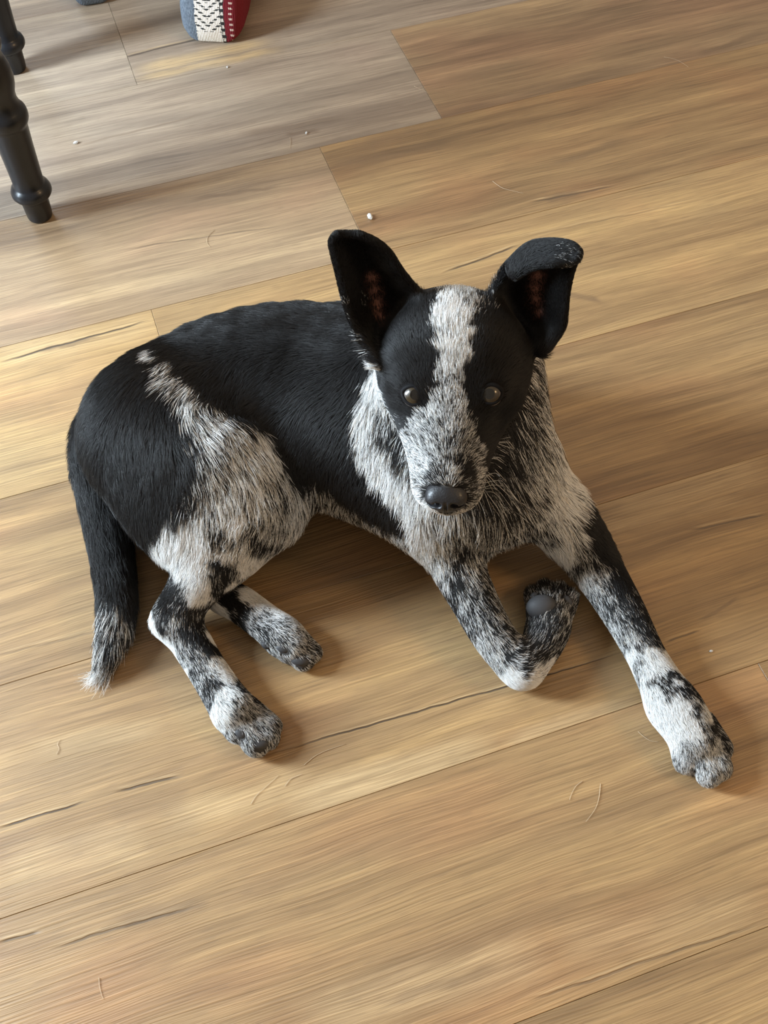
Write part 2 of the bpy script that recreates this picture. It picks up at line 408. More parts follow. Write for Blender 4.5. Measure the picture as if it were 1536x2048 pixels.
for a0, a1, n0, n1, t, rd, gy, sd in PLANKS:
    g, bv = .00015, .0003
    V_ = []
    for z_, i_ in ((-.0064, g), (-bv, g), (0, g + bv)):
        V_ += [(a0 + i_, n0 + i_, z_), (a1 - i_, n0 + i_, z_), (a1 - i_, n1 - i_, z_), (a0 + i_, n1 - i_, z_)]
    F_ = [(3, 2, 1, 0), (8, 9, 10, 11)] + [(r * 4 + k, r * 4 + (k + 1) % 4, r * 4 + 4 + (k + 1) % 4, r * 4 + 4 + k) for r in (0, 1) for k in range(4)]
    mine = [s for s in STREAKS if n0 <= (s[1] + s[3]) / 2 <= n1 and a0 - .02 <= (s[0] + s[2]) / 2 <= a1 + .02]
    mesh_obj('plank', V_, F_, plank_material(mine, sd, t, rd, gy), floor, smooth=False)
# ================================================================ wall with the narrow window on the left, outside the picture
def box_mesh(boxes):
    V_, F_ = [], []
    for x0, x1, y0, y1, z0, z1 in boxes:
        b0 = len(V_); V_ += [(x, y, z) for z in (z0, z1) for x, y in ((x0, y0), (x1, y0), (x1, y1), (x0, y1))]
        F_ += [tuple(b0 + k for k in f) for f in ((3, 2, 1, 0), (4, 5, 6, 7), (0, 1, 5, 4), (1, 2, 6, 5), (2, 3, 7, 6), (3, 0, 4, 7))]
    return V_, F_
m_wall = plain('wall_paint', (.62, .60, .56), .9, .3, 0, (300, .1, .001)); m_frame = plain('window_frame_paint', (.70, .69, .66), .5)
wl = mesh_obj('wall_left', *box_mesh([(-1.62, -1.50, -1.4, .39, .0005, 2.4), (-1.62, -1.50, .77, 2.1, .0005, 2.4), (-1.62, -1.50, .39, .77, .0005, .29), (-1.62, -1.50, .39, .77, 1.43, 2.4)]), m_wall, smooth=False); wl['kind'] = 'structure'
wn_ = mesh_obj('window_1', *box_mesh([(-1.56, -1.49, .37, .41, .27, 1.45), (-1.56, -1.49, .75, .79, .27, 1.45), (-1.56, -1.49, .41, .75, .27, .31), (-1.56, -1.49, .41, .75, 1.41, 1.45)]), m_frame, smooth=False); wn_['kind'] = 'structure'
# ================================================================ dog
PRIMS = [
    ('H','trunk',0.03,[[-0.1779,0.5707,0.074,0.058],[-0.1313,0.59,0.08,0.069],[-0.0637,0.5864,0.083,0.08],[0.0069,0.5605,0.086,0.081]]),
    ('H','trunk',0.03,[[0.0069,0.5605,0.086,0.081],[0.0389,0.5399,0.088,0.075],[0.0664,0.5264,0.088,0.066]]),
    ('H','trunk',0.03,[[-0.1902,0.5689,0.07,0.05],[-0.2265,0.5699,0.062,0.026]]),
    ('H','trunk',0.03,[[0.0552,0.509,0.092,0.068],[0.0569,0.5509,0.14,0.06]]),
    ('H','trunk',0.03,[[0.0155,0.5699,0.1,0.075],[0.0562,0.5618,0.145,0.06]]),
    ('H','trunk',0.02,[[0.0769,0.4935,0.075,0.04],[0.0843,0.4866,0.045,0.02]]),
    ('E','head',0.012,[0.0536,0.5281,0.2066],[[21.17,-2.15,-0],[-2.18,-21.47,-2.65],[-0.31,-3.03,24.81]]),
    ('E','head',0.014,[0.0265,0.5286,0.1922],[[35.53,-3.6,-0],[-2.78,-27.43,-3.39],[-0.41,-4.04,33.08]]),
    ('E','head',0.01,[0.0294,0.4982,0.2067],[[66.33,-6.73,-0],[-5.56,-54.86,-6.77],[-0.95,-9.33,76.35]]),
    ('C','head',0.012,[0.0233,0.5077,0.1836],0.019,[0.0344,0.4578,0.1686],0.013),
    ('E','head',0.014,[0.0802,0.5232,0.1922],[[35.53,-3.6,-0],[-2.78,-27.43,-3.39],[-0.41,-4.04,33.08]]),
    ('E','head',0.01,[0.0712,0.4939,0.2067],[[66.33,-6.73,-0],[-5.56,-54.86,-6.77],[-0.95,-9.33,76.35]]),
    ('C','head',0.012,[0.0791,0.5021,0.1836],0.019,[0.0582,0.4554,0.1686],0.013),
    ('C','head',0.014,[0.0507,0.4995,0.195],0.027,[0.0479,0.4728,0.1837],0.024),
    ('C','head',0.012,[0.0494,0.4769,0.1822],0.0225,[0.0467,0.4405,0.1676],0.021),
    ('C','head',0.01,[0.0497,0.4904,0.204],0.015,[0.0439,0.4332,0.1798],0.011),
    ('C','head',0.008,[0.0387,0.4707,0.1672],0.015,[0.0357,0.4413,0.1615],0.0145),
    ('C','head',0.008,[0.0566,0.4689,0.1672],0.015,[0.0536,0.4395,0.1615],0.0145),
    ('C','head',0.008,[0.0495,0.4878,0.1593],0.019,[0.0447,0.4405,0.1525],0.013),
    ('P','ears',0.006,[[[-0.0029,0.5147,0.2085,0.0035],[0.0054,0.5264,0.2019,0.0035],[0.016,0.5339,0.202,0.0035],[0.0266,0.536,0.2082,0.0035],[0.0344,0.5316,0.2197,0.0035]],[[-0.0116,0.5303,0.2188,0.003],[-0.0018,0.5445,0.2084,0.003],[0.0112,0.552,0.2068,0.003],[0.0239,0.552,0.2133,0.003],[0.0333,0.5434,0.2274,0.003]],[[-0.0182,0.5382,0.2288,0.0028],[-0.0081,0.5528,0.2186,0.0028],[0.0053,0.5606,0.2172,0.0028],[0.0187,0.5606,0.2238,0.0028],[0.0286,0.5519,0.2378,0.0028]],[[-0.0226,0.5458,0.241,0.0026],[-0.0131,0.5585,0.2314,0.0026],[-0.0005,0.5646,0.2294,0.0026],[0.0121,0.5636,0.2347,0.0026],[0.0216,0.5548,0.2469,0.0026]],[[-0.0258,0.5548,0.2552,0.0026],[-0.0171,0.5641,0.247,0.0026],[-0.0056,0.5678,0.2446,0.0026],[0.0059,0.5656,0.248,0.0026],[0.0147,0.5573,0.2569,0.0026]],[[-0.0286,0.5612,0.2678,0.0026],[-0.0208,0.5674,0.2621,0.0026],[-0.0106,0.5695,0.2602,0.0026],[-0.0003,0.5676,0.2622,0.0026],[0.0077,0.5615,0.2681,0.0026]],[[-0.0299,0.5654,0.2766,0.0026],[-0.0236,0.5686,0.2733,0.0026],[-0.0154,0.5693,0.272,0.0026],[-0.0071,0.5679,0.2729,0.0026],[-0.0006,0.5642,0.2758,0.0026]],[[-0.0269,0.5671,0.2813,0.0026],[-0.0237,0.5681,0.2802,0.0026],[-0.0195,0.5684,0.2798,0.0026],[-0.0153,0.5679,0.2801,0.0026],[-0.012,0.5667,0.2811,0.0026]]]),
    ('P','ears',0.006,[[[0.1148,0.52,0.2096,0.0035],[0.1086,0.5297,0.2034,0.0035],[0.0992,0.5354,0.203,0.0035],[0.0889,0.5365,0.2079,0.0035],[0.0801,0.532,0.2175,0.0035]],[[0.1233,0.5273,0.2168,0.003],[0.1161,0.5416,0.2065,0.003],[0.1045,0.5494,0.205,0.003],[0.0913,0.5496,0.2117,0.003],[0.0799,0.5412,0.226,0.003]],[[0.1285,0.5321,0.2248,0.0028],[0.1204,0.5478,0.2153,0.0028],[0.1073,0.5571,0.2149,0.0028],[0.0928,0.5588,0.2226,0.0028],[0.0802,0.5514,0.2374,0.0028]],[[0.1293,0.5374,0.2342,0.0026],[0.1217,0.5519,0.2258,0.0026],[0.1095,0.5605,0.2255,0.0026],[0.0959,0.5621,0.2325,0.0026],[0.0841,0.5553,0.246,0.0026]],[[0.1297,0.5433,0.2453,0.0026],[0.1222,0.5552,0.2378,0.0026],[0.1106,0.5618,0.2371,0.0026],[0.0978,0.5623,0.2425,0.0026],[0.0868,0.5558,0.2535,0.0026]],[[0.1314,0.549,0.2562,0.0026],[0.1267,0.5593,0.2534,0.0026],[0.1149,0.5645,0.2545,0.0026],[0.1006,0.5635,0.2574,0.0026],[0.0884,0.5554,0.2581,0.0026]],[[0.134,0.5531,0.2661,0.0026],[0.1309,0.5612,0.2655,0.0026],[0.1188,0.5642,0.2662,0.0026],[0.1023,0.5631,0.2655,0.0026],[0.0894,0.5536,0.2617,0.0026]],[[0.1354,0.5526,0.273,0.0026],[0.1312,0.5581,0.2742,0.0026],[0.1195,0.5608,0.2748,0.0026],[0.1041,0.5607,0.2723,0.0026],[0.0901,0.5519,0.2642,0.0026]],[[0.1347,0.5475,0.2768,0.0026],[0.1304,0.5496,0.2782,0.0026],[0.1186,0.5501,0.2785,0.0026],[0.1039,0.5505,0.2752,0.0026],[0.0904,0.5454,0.2659,0.0026]],[[0.1325,0.5415,0.2777,0.0024],[0.1278,0.54,0.2766,0.0024],[0.1156,0.5387,0.277,0.0024],[0.1036,0.5397,0.2741,0.0024],[0.0911,0.5382,0.2659,0.0024]]]),
    ('H','fl',0.012,[[0.0944,0.5125,0.075,0.042],[0.1317,0.4932,0.055,0.03],[0.1593,0.4695,0.034,0.0235],[0.1742,0.4431,0.026,0.019],[0.1885,0.4105,0.022,0.0163],[0.2006,0.3764,0.019,0.014],[0.2084,0.3533,0.018,0.0155],[0.2156,0.3329,0.017,0.0175]]),
    ('H','fl',0.01,[[0.2156,0.3329,0.017,0.017],[0.2224,0.3181,0.018,0.0185],[0.2277,0.3039,0.0165,0.0165]]),
    ('C','fl',0.0022,[0.2195,0.3138,0.014],0.01,[0.2204,0.2908,0.0105],0.009),
    ('C','fl',0.0022,[0.2277,0.3078,0.0165],0.01,[0.2352,0.2809,0.011],0.0096),
    ('C','fl',0.0022,[0.2343,0.3104,0.0155],0.01,[0.2431,0.2853,0.011],0.0092),
    ('C','fl',0.0022,[0.237,0.3189,0.014],0.009,[0.2477,0.3004,0.01],0.0082),
    ('H','fr',0.012,[[0.0454,0.5032,0.08,0.05],[0.0464,0.4733,0.06,0.0295],[0.0556,0.4489,0.046,0.021],[0.0675,0.4222,0.036,0.0178],[0.0817,0.3933,0.027,0.016],[0.0952,0.3751,0.021,0.0155],[0.1045,0.3675,0.0175,0.015]]),
    ('H','fr',0.009,[[0.1045,0.3675,0.0175,0.015],[0.119,0.3828,0.017,0.015],[0.1283,0.4023,0.018,0.017],[0.1289,0.4138,0.02,0.0155]]),
    ('C','fr',0.0022,[0.1222,0.4125,0.022],0.0095,[0.1205,0.434,0.012],0.0075),
    ('C','fr',0.0022,[0.1289,0.4179,0.02],0.009,[0.13,0.4393,0.012],0.0075),
    ('C','fr',0.0022,[0.1357,0.4177,0.02],0.009,[0.1407,0.4351,0.014],0.0078),
    ('C','fr',0.0022,[0.1402,0.4135,0.019],0.009,[0.1474,0.4293,0.014],0.008),
    ('H','hl',0.025,[[-0.1747,0.5566,0.092,0.06],[-0.1329,0.5153,0.095,0.054],[-0.0983,0.497,0.078,0.036]]),
    ('H','hl',0.025,[[-0.1898,0.5406,0.08,0.05],[-0.1655,0.4973,0.07,0.044],[-0.1388,0.48,0.066,0.04],[-0.0983,0.497,0.078,0.036]]),
    ('H','hl',0.015,[[-0.1063,0.4856,0.074,0.036],[-0.125,0.4634,0.058,0.031],[-0.1452,0.4394,0.045,0.0205],[-0.1614,0.4202,0.034,0.0165],[-0.1669,0.4111,0.028,0.0158]]),
    ('H','hl',0.012,[[-0.1476,0.4828,0.062,0.038],[-0.1433,0.456,0.052,0.026]]),
    ('H','hl',0.008,[[-0.1636,0.4373,0.036,0.009],[-0.1786,0.4143,0.026,0.0062]]),
    ('H','hl',0.01,[[-0.1669,0.4111,0.028,0.0158],[-0.157,0.3974,0.024,0.015],[-0.1421,0.3739,0.018,0.014],[-0.1274,0.3512,0.016,0.015],[-0.1185,0.3375,0.0165,0.017]]),
    ('C','hl',0.0022,[-0.1245,0.3375,0.017],0.01,[-0.1158,0.3233,0.0135],0.0092),
    ('C','hl',0.0022,[-0.1167,0.3332,0.017],0.01,[-0.1013,0.3135,0.011],0.0098),
    ('C','hl',0.0022,[-0.111,0.3372,0.015],0.0095,[-0.0932,0.3183,0.0105],0.009),
    ('C','hl',0.0022,[-0.1085,0.3417,0.012],0.0085,[-0.0913,0.3275,0.0095],0.0082),
    ('H','hr',0.012,[[-0.1432,0.5101,0.05,0.04],[-0.1435,0.4657,0.028,0.02],[-0.1352,0.4406,0.018,0.014],[-0.1186,0.4303,0.0165,0.014],[-0.0978,0.4134,0.0155,0.014],[-0.083,0.4009,0.0155,0.0155],[-0.0753,0.3932,0.0145,0.014]]),
    ('C','hr',0.0022,[-0.0915,0.4005,0.014],0.0085,[-0.087,0.3937,0.0125],0.0075),
    ('C','hr',0.0022,[-0.0845,0.3967,0.015],0.0085,[-0.0781,0.3886,0.0125],0.008),
    ('C','hr',0.0022,[-0.0765,0.3935,0.014],0.0092,[-0.0671,0.3827,0.0105],0.0088),
    ('C','hr',0.0022,[-0.0729,0.3997,0.012],0.0088,[-0.0609,0.3887,0.0095],0.008),
    ('H','tail',0.015,[[-0.2224,0.5716,0.068,0.03],[-0.2401,0.5714,0.055,0.0225],[-0.246,0.5562,0.04,0.0195],[-0.2417,0.5294,0.026,0.018],[-0.2311,0.4927,0.02,0.0175],[-0.2221,0.4546,0.0185,0.016],[-0.2182,0.4275,0.017,0.0145],[-0.2192,0.4038,0.015,0.0115],[-0.2235,0.3865,0.01,0.007],[-0.2241,0.3776,0.006,0.0035]]),
]
COMBINE = [['fl',0.022],['fr',0.018],['hl',0.02],['hr',0.004],['tail',0.008]]
BOX = [[-0.3,0.2,-0.004],[0.3,0.78,0.33]]
STROKES = np.array([
    [-0.0612,0.5692,0.1645,0.0091,0],
    [-0.1211,0.5822,0.1522,0.0079,0],
    [-0.0231,0.5207,0.162,0.008,0],
    [-0.0771,0.5463,0.1509,0.0075,0],
    [-0.0435,0.499,0.1297,0.0067,0],
    [-0.0175,0.479,0.1173,0.006,0],
    [-0.1417,0.5904,0.1497,0.0063,0],
    [-0.0422,0.5997,0.1644,0.0069,0],
    [-0.1017,0.5982,0.157,0.007,0],
    [-0.1622,0.5937,0.1468,0.0052,0],
    [-0.116,0.5463,0.1465,0.0059,0],
    [-0.0782,0.519,0.13,0.0054,0],
    [-0.0638,0.4983,0.1121,0.0055,0],
    [-0.0486,0.4916,0.1076,0.005,0],
    [-0.0261,0.5666,0.1772,0.0063,0],
    [-0.205,0.5429,0.1422,0.0064,0],
    [-0.1831,0.514,0.141,0.0065,0],
    [-0.1632,0.4865,0.133,0.0064,0],
    [-0.1952,0.5688,0.147,0.0055,0],
    [-0.1804,0.4826,0.1197,0.0058,0],
    [-0.1611,0.4672,0.1146,0.0053,0.03],
    [-0.1454,0.4829,0.1371,0.0049,0.03],
    [-0.1487,0.4989,0.1469,0.0047,0.05],
    [-0.1677,0.5337,0.1519,0.0048,0.04],
    [-0.1781,0.5636,0.1522,0.0047,0.03],
    [-0.163,0.5133,0.1471,0.0053,0.02],
    [-0.1787,0.464,0.0996,0.0048,0.03],
    [-0.191,0.4765,0.102,0.0048,0.03],
    [-0.2084,0.514,0.1296,0.0054,0],
    [-0.2335,0.528,0.1122,0.0056,0],
    [-0.2453,0.534,0.0493,0.0059,0],
    [-0.2311,0.4967,0.037,0.006,0.02],
    [-0.2232,0.4594,0.0347,0.0058,0.02],
    [-0.2171,0.4353,0.0318,0.0054,0.03],
    [-0.2114,0.4526,0.0296,0.0055,0.02],
    [-0.2128,0.4874,0.0869,0.0053,0],
    [-0.2192,0.4173,0.0293,0.0049,0.41],
    [-0.224,0.4219,0.0294,0.004,0.369],
    [-0.2137,0.4135,0.0268,0.0044,0.41],
    [-0.2064,0.4184,0.0207,0.0036,0.12],
    [-0.2235,0.4065,0.0272,0.004,0.369],
    [-0.2196,0.3977,0.0243,0.0035,0.205],
    [-0.2138,0.3989,0.0243,0.0035,0.12],
    [-0.2256,0.3938,0.0203,0.0032,0.451],
    [-0.2089,0.4044,0.0244,0.0036,0.246],
    [-0.2221,0.3841,0.0168,0.0035,0.246],
    [-0.2179,0.3888,0.0184,0.0032,0.15],
    [-0.2245,0.3763,0.0088,0.0043,1],
    [-0.2249,0.3755,0.0068,0.0047,1],
    [-0.2274,0.3789,0.0098,0.0024,0.9],
    [-0.1753,0.5862,0.1469,0.0032,0.7],
    [-0.1667,0.5658,0.1522,0.0035,0.55],
    [-0.1596,0.5505,0.1522,0.0042,0.5],
    [-0.1521,0.5381,0.1519,0.0047,0.5],
    [-0.1422,0.5231,0.1521,0.0048,0.5],
    [-0.1323,0.5105,0.1495,0.0049,0.62],
    [-0.1211,0.4997,0.1446,0.0052,0.57],
    [-0.1105,0.5059,0.1422,0.005,0.57],
    [-0.0998,0.4973,0.1344,0.0052,0.62],
    [-0.0938,0.5102,0.1321,0.0034,0.85],
    [-0.0891,0.5007,0.1294,0.0034,0.9],
    [-0.0839,0.4843,0.1194,0.0052,0.52],
    [-0.1104,0.4839,0.1342,0.0053,0.67],
    [-0.1217,0.4741,0.1292,0.005,0.52],
    [-0.1002,0.4739,0.1219,0.0053,0.62],
    [-0.0825,0.4688,0.1084,0.005,0.47],
    [-0.0941,0.4589,0.1034,0.0051,0.47],
    [-0.119,0.4639,0.1174,0.0051,0.72],
    [-0.131,0.4564,0.1089,0.005,0.62],
    [-0.1496,0.4516,0.0964,0.0052,0.97],
    [-0.1606,0.4489,0.0867,0.0048,0.97],
    [-0.1634,0.4531,0.0945,0.0038,0.8],
    [-0.1408,0.4463,0.09,0.005,0.85],
    [-0.1245,0.4488,0.0981,0.0047,0.25],
    [-0.1107,0.4541,0.1045,0.0048,0.87],
    [-0.1106,0.445,0.087,0.0048,0.6],
    [-0.1023,0.4512,0.0947,0.0038,0.2],
    [-0.0989,0.4463,0.0821,0.0035,0.12],
    [-0.1186,0.4413,0.0824,0.0048,0.75],
    [-0.1417,0.437,0.0796,0.005,0.97],
    [-0.1507,0.4323,0.0693,0.0047,0.92],
    [-0.1338,0.4882,0.142,0.0046,0.52],
    [-0.1276,0.5246,0.1495,0.0038,0.35],
    [-0.1163,0.518,0.1466,0.0034,0.42],
    [-0.1387,0.4717,0.1269,0.0045,0.3],
    [-0.1322,0.4645,0.1171,0.0045,0.42],
    [-0.1038,0.5169,0.1401,0.0034,0.15],
    [-0.0988,0.524,0.1369,0.0031,0.1],
    [-0.1236,0.4365,0.0743,0.0048,0.05],
    [-0.1308,0.4295,0.0668,0.0046,0.08],
    [-0.1275,0.4264,0.059,0.0043,0.08],
    [-0.1397,0.4356,0.0744,0.0019,0.2],
    [-0.1614,0.4238,0.0544,0.0049,0.05],
    [-0.1685,0.4142,0.0495,0.0048,0.05],
    [-0.1718,0.404,0.0435,0.0047,0.08],
    [-0.1527,0.4111,0.0446,0.005,0.06],
    [-0.1521,0.4024,0.0396,0.0049,0.06],
    [-0.1447,0.4114,0.0304,0.0043,0.05],
    [-0.1499,0.3938,0.0368,0.0049,0.08],
    [-0.1393,0.3864,0.0319,0.0047,0.06],
    [-0.1455,0.419,0.0541,0.0047,0.92],
    [-0.1397,0.4238,0.0587,0.0039,0.92],
    [-0.147,0.4299,0.067,0.0047,0.92],
    [-0.1367,0.4301,0.0693,0.0035,0.85],
    [-0.1238,0.4286,0.0525,0.0031,0.9],
    [-0.1121,0.4365,0.0678,0.0035,0.92],
    [-0.1061,0.4413,0.0752,0.0035,0.9],
    [-0.1175,0.434,0.0669,0.0027,0.1],
    [-0.138,0.4242,0.0195,0.0032,0.97],
    [-0.1413,0.4003,0.0274,0.0028,0.97],
    [-0.1825,0.4052,0.0342,0.0035,1],
    [-0.1749,0.3938,0.0296,0.0035,0.92],
    [-0.1641,0.4013,0.0439,0.0027,0.41],
    [-0.1558,0.427,0.0594,0.0031,0.35],
    [-0.1363,0.4215,0.0443,0.0031,0.2],
    [-0.1644,0.3955,0.0393,0.0031,0.41],
    [-0.1151,0.439,0.0787,0.0031,0.35],
    [-0.1588,0.3819,0.0318,0.0048,0.369],
    [-0.1314,0.3732,0.0297,0.0039,0.9],
    [-0.1472,0.3677,0.0297,0.0047,0.287],
    [-0.1258,0.3637,0.027,0.0035,0.9],
    [-0.1384,0.3557,0.0297,0.0046,0.246],
    [-0.1154,0.3585,0.0222,0.0042,0.08],
    [-0.1243,0.3482,0.0319,0.0038,0.9],
    [-0.1088,0.3531,0.0172,0.0039,0.08],
    [-0.1261,0.334,0.0319,0.0034,0.95],
    [-0.1142,0.3364,0.0321,0.0046,0.3936],
    [-0.1021,0.3349,0.0217,0.0046,0.3936],
    [-0.1144,0.3228,0.0245,0.0045,0.4346],
    [-0.0977,0.3216,0.0194,0.0046,0.3772],
    [-0.0889,0.3223,0.017,0.0034,0.246],
    [-0.1275,0.3289,0.0279,0.003,0.95],
    [-0.1706,0.389,0.0207,0.0028,0.92],
    [-0.1584,0.3716,0.0222,0.0019,0.85],
    [-0.1344,0.3649,0.0321,0.0031,0.492],
    [-0.1226,0.3533,0.0295,0.0027,0.41],
    [-0.1467,0.3812,0.0342,0.0035,0.328],
    [-0.1123,0.433,0.0296,0.0036,1],
    [-0.101,0.4246,0.0269,0.0036,0.95],
    [-0.0895,0.416,0.027,0.0032,0.9],
    [-0.1265,0.4285,0.0295,0.0048,0.04],
    [-0.1178,0.4169,0.0269,0.0044,0.06],
    [-0.1048,0.4103,0.0268,0.0044,0.369],
    [-0.0902,0.3963,0.0291,0.0043,0.41],
    [-0.0765,0.3989,0.0294,0.0035,0.41],
    [-0.0696,0.3967,0.0272,0.0031,0.41],
    [-0.063,0.3894,0.0196,0.0043,0.2706],
    [-0.0725,0.3814,0.0215,0.0039,0.4346],
    [-0.0964,0.4151,0.0292,0.0032,0.492],
    [-0.0842,0.4056,0.0295,0.0032,0.451],
    [-0.098,0.3988,0.0265,0.0031,0.2],
    [-0.1291,0.4263,0.0553,0.0047,0.05],
    [-0.056,0.4878,0.0944,0.0047,0.4],
    [-0.0437,0.4864,0.0855,0.0039,0.35],
    [-0.0255,0.4764,0.0797,0.0035,0.4],
    [-0.0077,0.4665,0.0739,0.0031,0.45],
    [0.0104,0.4538,0.0763,0.0031,0.5],
    [-0.0665,0.4762,0.0968,0.0047,0.62],
    [-0.0732,0.4781,0.1045,0.0035,0.47],
    [-0.0337,0.4841,0.1049,0.0051,0],
    [-0.0161,0.4715,0.093,0.0047,0],
    [0.0018,0.4588,0.0918,0.0046,0],
    [0.0106,0.4565,0.1054,0.0048,0],
    [-0.0027,0.4665,0.1148,0.0051,0],
    [-0.007,0.5289,0.1768,0.0037,0.95],
    [-0.0062,0.5163,0.1713,0.0044,0.78],
    [0.0001,0.505,0.1646,0.0044,0.45],
    [-0.0117,0.5108,0.162,0.0044,0.92],
    [-0.0147,0.5015,0.153,0.0045,0.92],
    [-0.0071,0.494,0.1473,0.0045,0.6],
    [0.0063,0.4938,0.1579,0.0044,0.15],
    [0.0086,0.4841,0.1494,0.0044,0.2],
    [-0.0008,0.4816,0.142,0.0044,0.75],
    [0.0057,0.4765,0.138,0.0044,0.9],
    [0.0117,0.4677,0.1322,0.0044,0.8],
    [0.016,0.4738,0.1412,0.0033,0.35],
    [0.0079,0.464,0.124,0.0041,0.95],
    [0.0181,0.4563,0.1203,0.0045,0.9],
    [0.0205,0.4493,0.1071,0.0045,0.97],
    [0.0257,0.4514,0.1178,0.0033,0.8],
    [0.0023,0.4956,0.157,0.0033,0.3],
    [-0.0067,0.5038,0.1588,0.003,0.5],
    [-0.0128,0.494,0.1444,0.003,0.7],
    [-0.0041,0.4765,0.1301,0.003,0.8],
    [-0.002,0.5113,0.2061,0.0021,0.9],
    [0.0379,0.4444,0.1096,0.0045,0.5],
    [0.0268,0.4463,0.1073,0.0045,0.85],
    [0.0269,0.4439,0.0856,0.0046,0.97],
    [0.0381,0.4414,0.0933,0.0045,0.75],
    [0.0492,0.4414,0.1012,0.0041,0.34],
    [0.0546,0.444,0.1094,0.0041,0.2975],
    [0.0659,0.4426,0.107,0.0041,0.255],
    [0.072,0.4413,0.0961,0.0034,0.34],
    [0.052,0.4389,0.0837,0.0034,0.2975],
    [0.0636,0.4415,0.0833,0.0034,0.255],
    [0.0594,0.4415,0.0747,0.0027,0.1],
    [0.0816,0.444,0.0914,0.003,0.4675],
    [0.0835,0.4464,0.1002,0.0042,0.2473],
    [0.0823,0.4555,0.127,0.0046,0.194],
    [0.0891,0.464,0.134,0.0046,0.2134],
    [0.0947,0.4539,0.1087,0.0047,0.2716],
    [0.1003,0.4616,0.1173,0.0045,0.2134],
    [0.1126,0.4738,0.1189,0.0045,0.582],
    [0.1187,0.4838,0.1241,0.0045,0.485],
    [0.1059,0.4789,0.1352,0.0046,0.291],
    [0.1262,0.484,0.1077,0.0042,0.7275],
    [0.1196,0.4725,0.1044,0.0034,0.291],
    [0.1309,0.4742,0.0869,0.0047,0.8],
    [0.1211,0.4663,0.0845,0.0047,0.485],
    [0.1404,0.4715,0.0736,0.0047,0.8],
    [0.1468,0.4684,0.0672,0.0028,0.3],
    [0.1161,0.4615,0.0706,0.0039,0.291],
    [0.1296,0.464,0.0572,0.0036,0.35],
    [0.1412,0.4588,0.0559,0.0048,0.95],
    [0.1504,0.4613,0.0604,0.0036,0.75],
    [0.128,0.4639,0.0392,0.0036,0.8],
    [0.1047,0.4563,0.0837,0.0039,0.2886],
    [0.0765,0.4615,0.1381,0.0044,0.15],
    [0.0788,0.449,0.117,0.0037,0.25],
    [0.1205,0.536,0.157,0.0034,0.4],
    [0.1236,0.5264,0.1435,0.0038,0.45],
    [0.1118,0.5112,0.1522,0.0037,0.25],
    [0.1252,0.5186,0.1319,0.0038,0.582],
    [0.1262,0.5063,0.1252,0.0042,0.485],
    [0.1036,0.4905,0.1471,0.0044,0.194],
    [0.0967,0.4784,0.142,0.0044,0.1455],
    [0.1273,0.4965,0.1159,0.0038,0.582],
    [0.111,0.4841,0.1336,0.0045,0.291],
    [0.1112,0.4971,0.1443,0.0037,0.291],
    [0.1065,0.5039,0.1538,0.003,0.1],
    [0.1658,0.4665,0.0574,0.0049,0.02],
    [0.1759,0.45,0.0472,0.0049,0.03],
    [0.1831,0.4325,0.0422,0.0047,0.04],
    [0.1879,0.4135,0.0397,0.0047,0.06],
    [0.1965,0.3966,0.0343,0.0047,0.06],
    [0.2033,0.3823,0.0321,0.0035,0.05],
    [0.1582,0.4376,0.0347,0.0044,0.663],
    [0.1504,0.4486,0.0369,0.0028,0.216],
    [0.1413,0.4546,0.0445,0.0036,0.95],
    [0.1693,0.4394,0.0445,0.004,0.39],
    [0.1663,0.4236,0.0298,0.0048,0.39],
    [0.175,0.4193,0.0371,0.0036,0.273],
    [0.1735,0.409,0.0274,0.004,0.3276],
    [0.1771,0.3972,0.0268,0.0035,0.468],
    [0.1864,0.3968,0.0345,0.0035,0.234],
    [0.1884,0.3864,0.0319,0.0035,0.624],
    [0.1839,0.3823,0.0256,0.0031,0.468],
    [0.1621,0.449,0.048,0.004,0.273],
    [0.155,0.4539,0.0519,0.0036,0.39],
    [0.1626,0.4313,0.0349,0.0032,0.546],
    [0.1713,0.4295,0.0416,0.0036,0.234],
    [0.1524,0.4414,0.03,0.0024,0.312],
    [0.1813,0.4083,0.0348,0.0035,0.195],
    [0.1615,0.4263,0.0237,0.0028,0.312],
    [0.1815,0.3891,0.0294,0.0027,0.39],
    [0.1927,0.3785,0.0318,0.0027,0.1716],
    [0.1888,0.376,0.0258,0.0031,0.97],
    [0.2023,0.3738,0.0322,0.0031,1],
    [0.2081,0.3758,0.0321,0.0019,0.25],
    [0.209,0.3651,0.0322,0.0038,1],
    [0.1917,0.3659,0.0271,0.0027,0.4],
    [0.205,0.3661,0.0322,0.0015,0.2],
    [0.2149,0.3537,0.032,0.0023,0.08],
    [0.1981,0.3557,0.0297,0.0034,0.92],
    [0.1988,0.3503,0.0297,0.0027,0.3],
    [0.2064,0.3426,0.0333,0.003,0.3],
    [0.2086,0.335,0.0347,0.0026,0.28],
    [0.2207,0.3377,0.0343,0.003,0.1],
    [0.1913,0.3544,0.0195,0.0019,0.45],
    [0.1963,0.3376,0.0242,0.0045,1],
    [0.2054,0.3234,0.0321,0.0046,1],
    [0.2171,0.3245,0.0371,0.0037,0.92],
    [0.226,0.3217,0.0367,0.0022,0.1],
    [0.2322,0.3184,0.0346,0.0026,0.8],
    [0.2306,0.3098,0.0346,0.0026,0.2],
    [0.2101,0.3109,0.0296,0.0046,1],
    [0.2212,0.3085,0.0345,0.004,0.97],
    [0.2175,0.2998,0.0295,0.0022,0.55],
    [0.2208,0.2906,0.022,0.0033,0.4],
    [0.2167,0.2861,0.0169,0.003,0.48],
    [0.2139,0.2919,0.0193,0.0022,0.5],
    [0.2292,0.2953,0.0294,0.0018,0.55],
    [0.2311,0.2995,0.0322,0.0026,0.25],
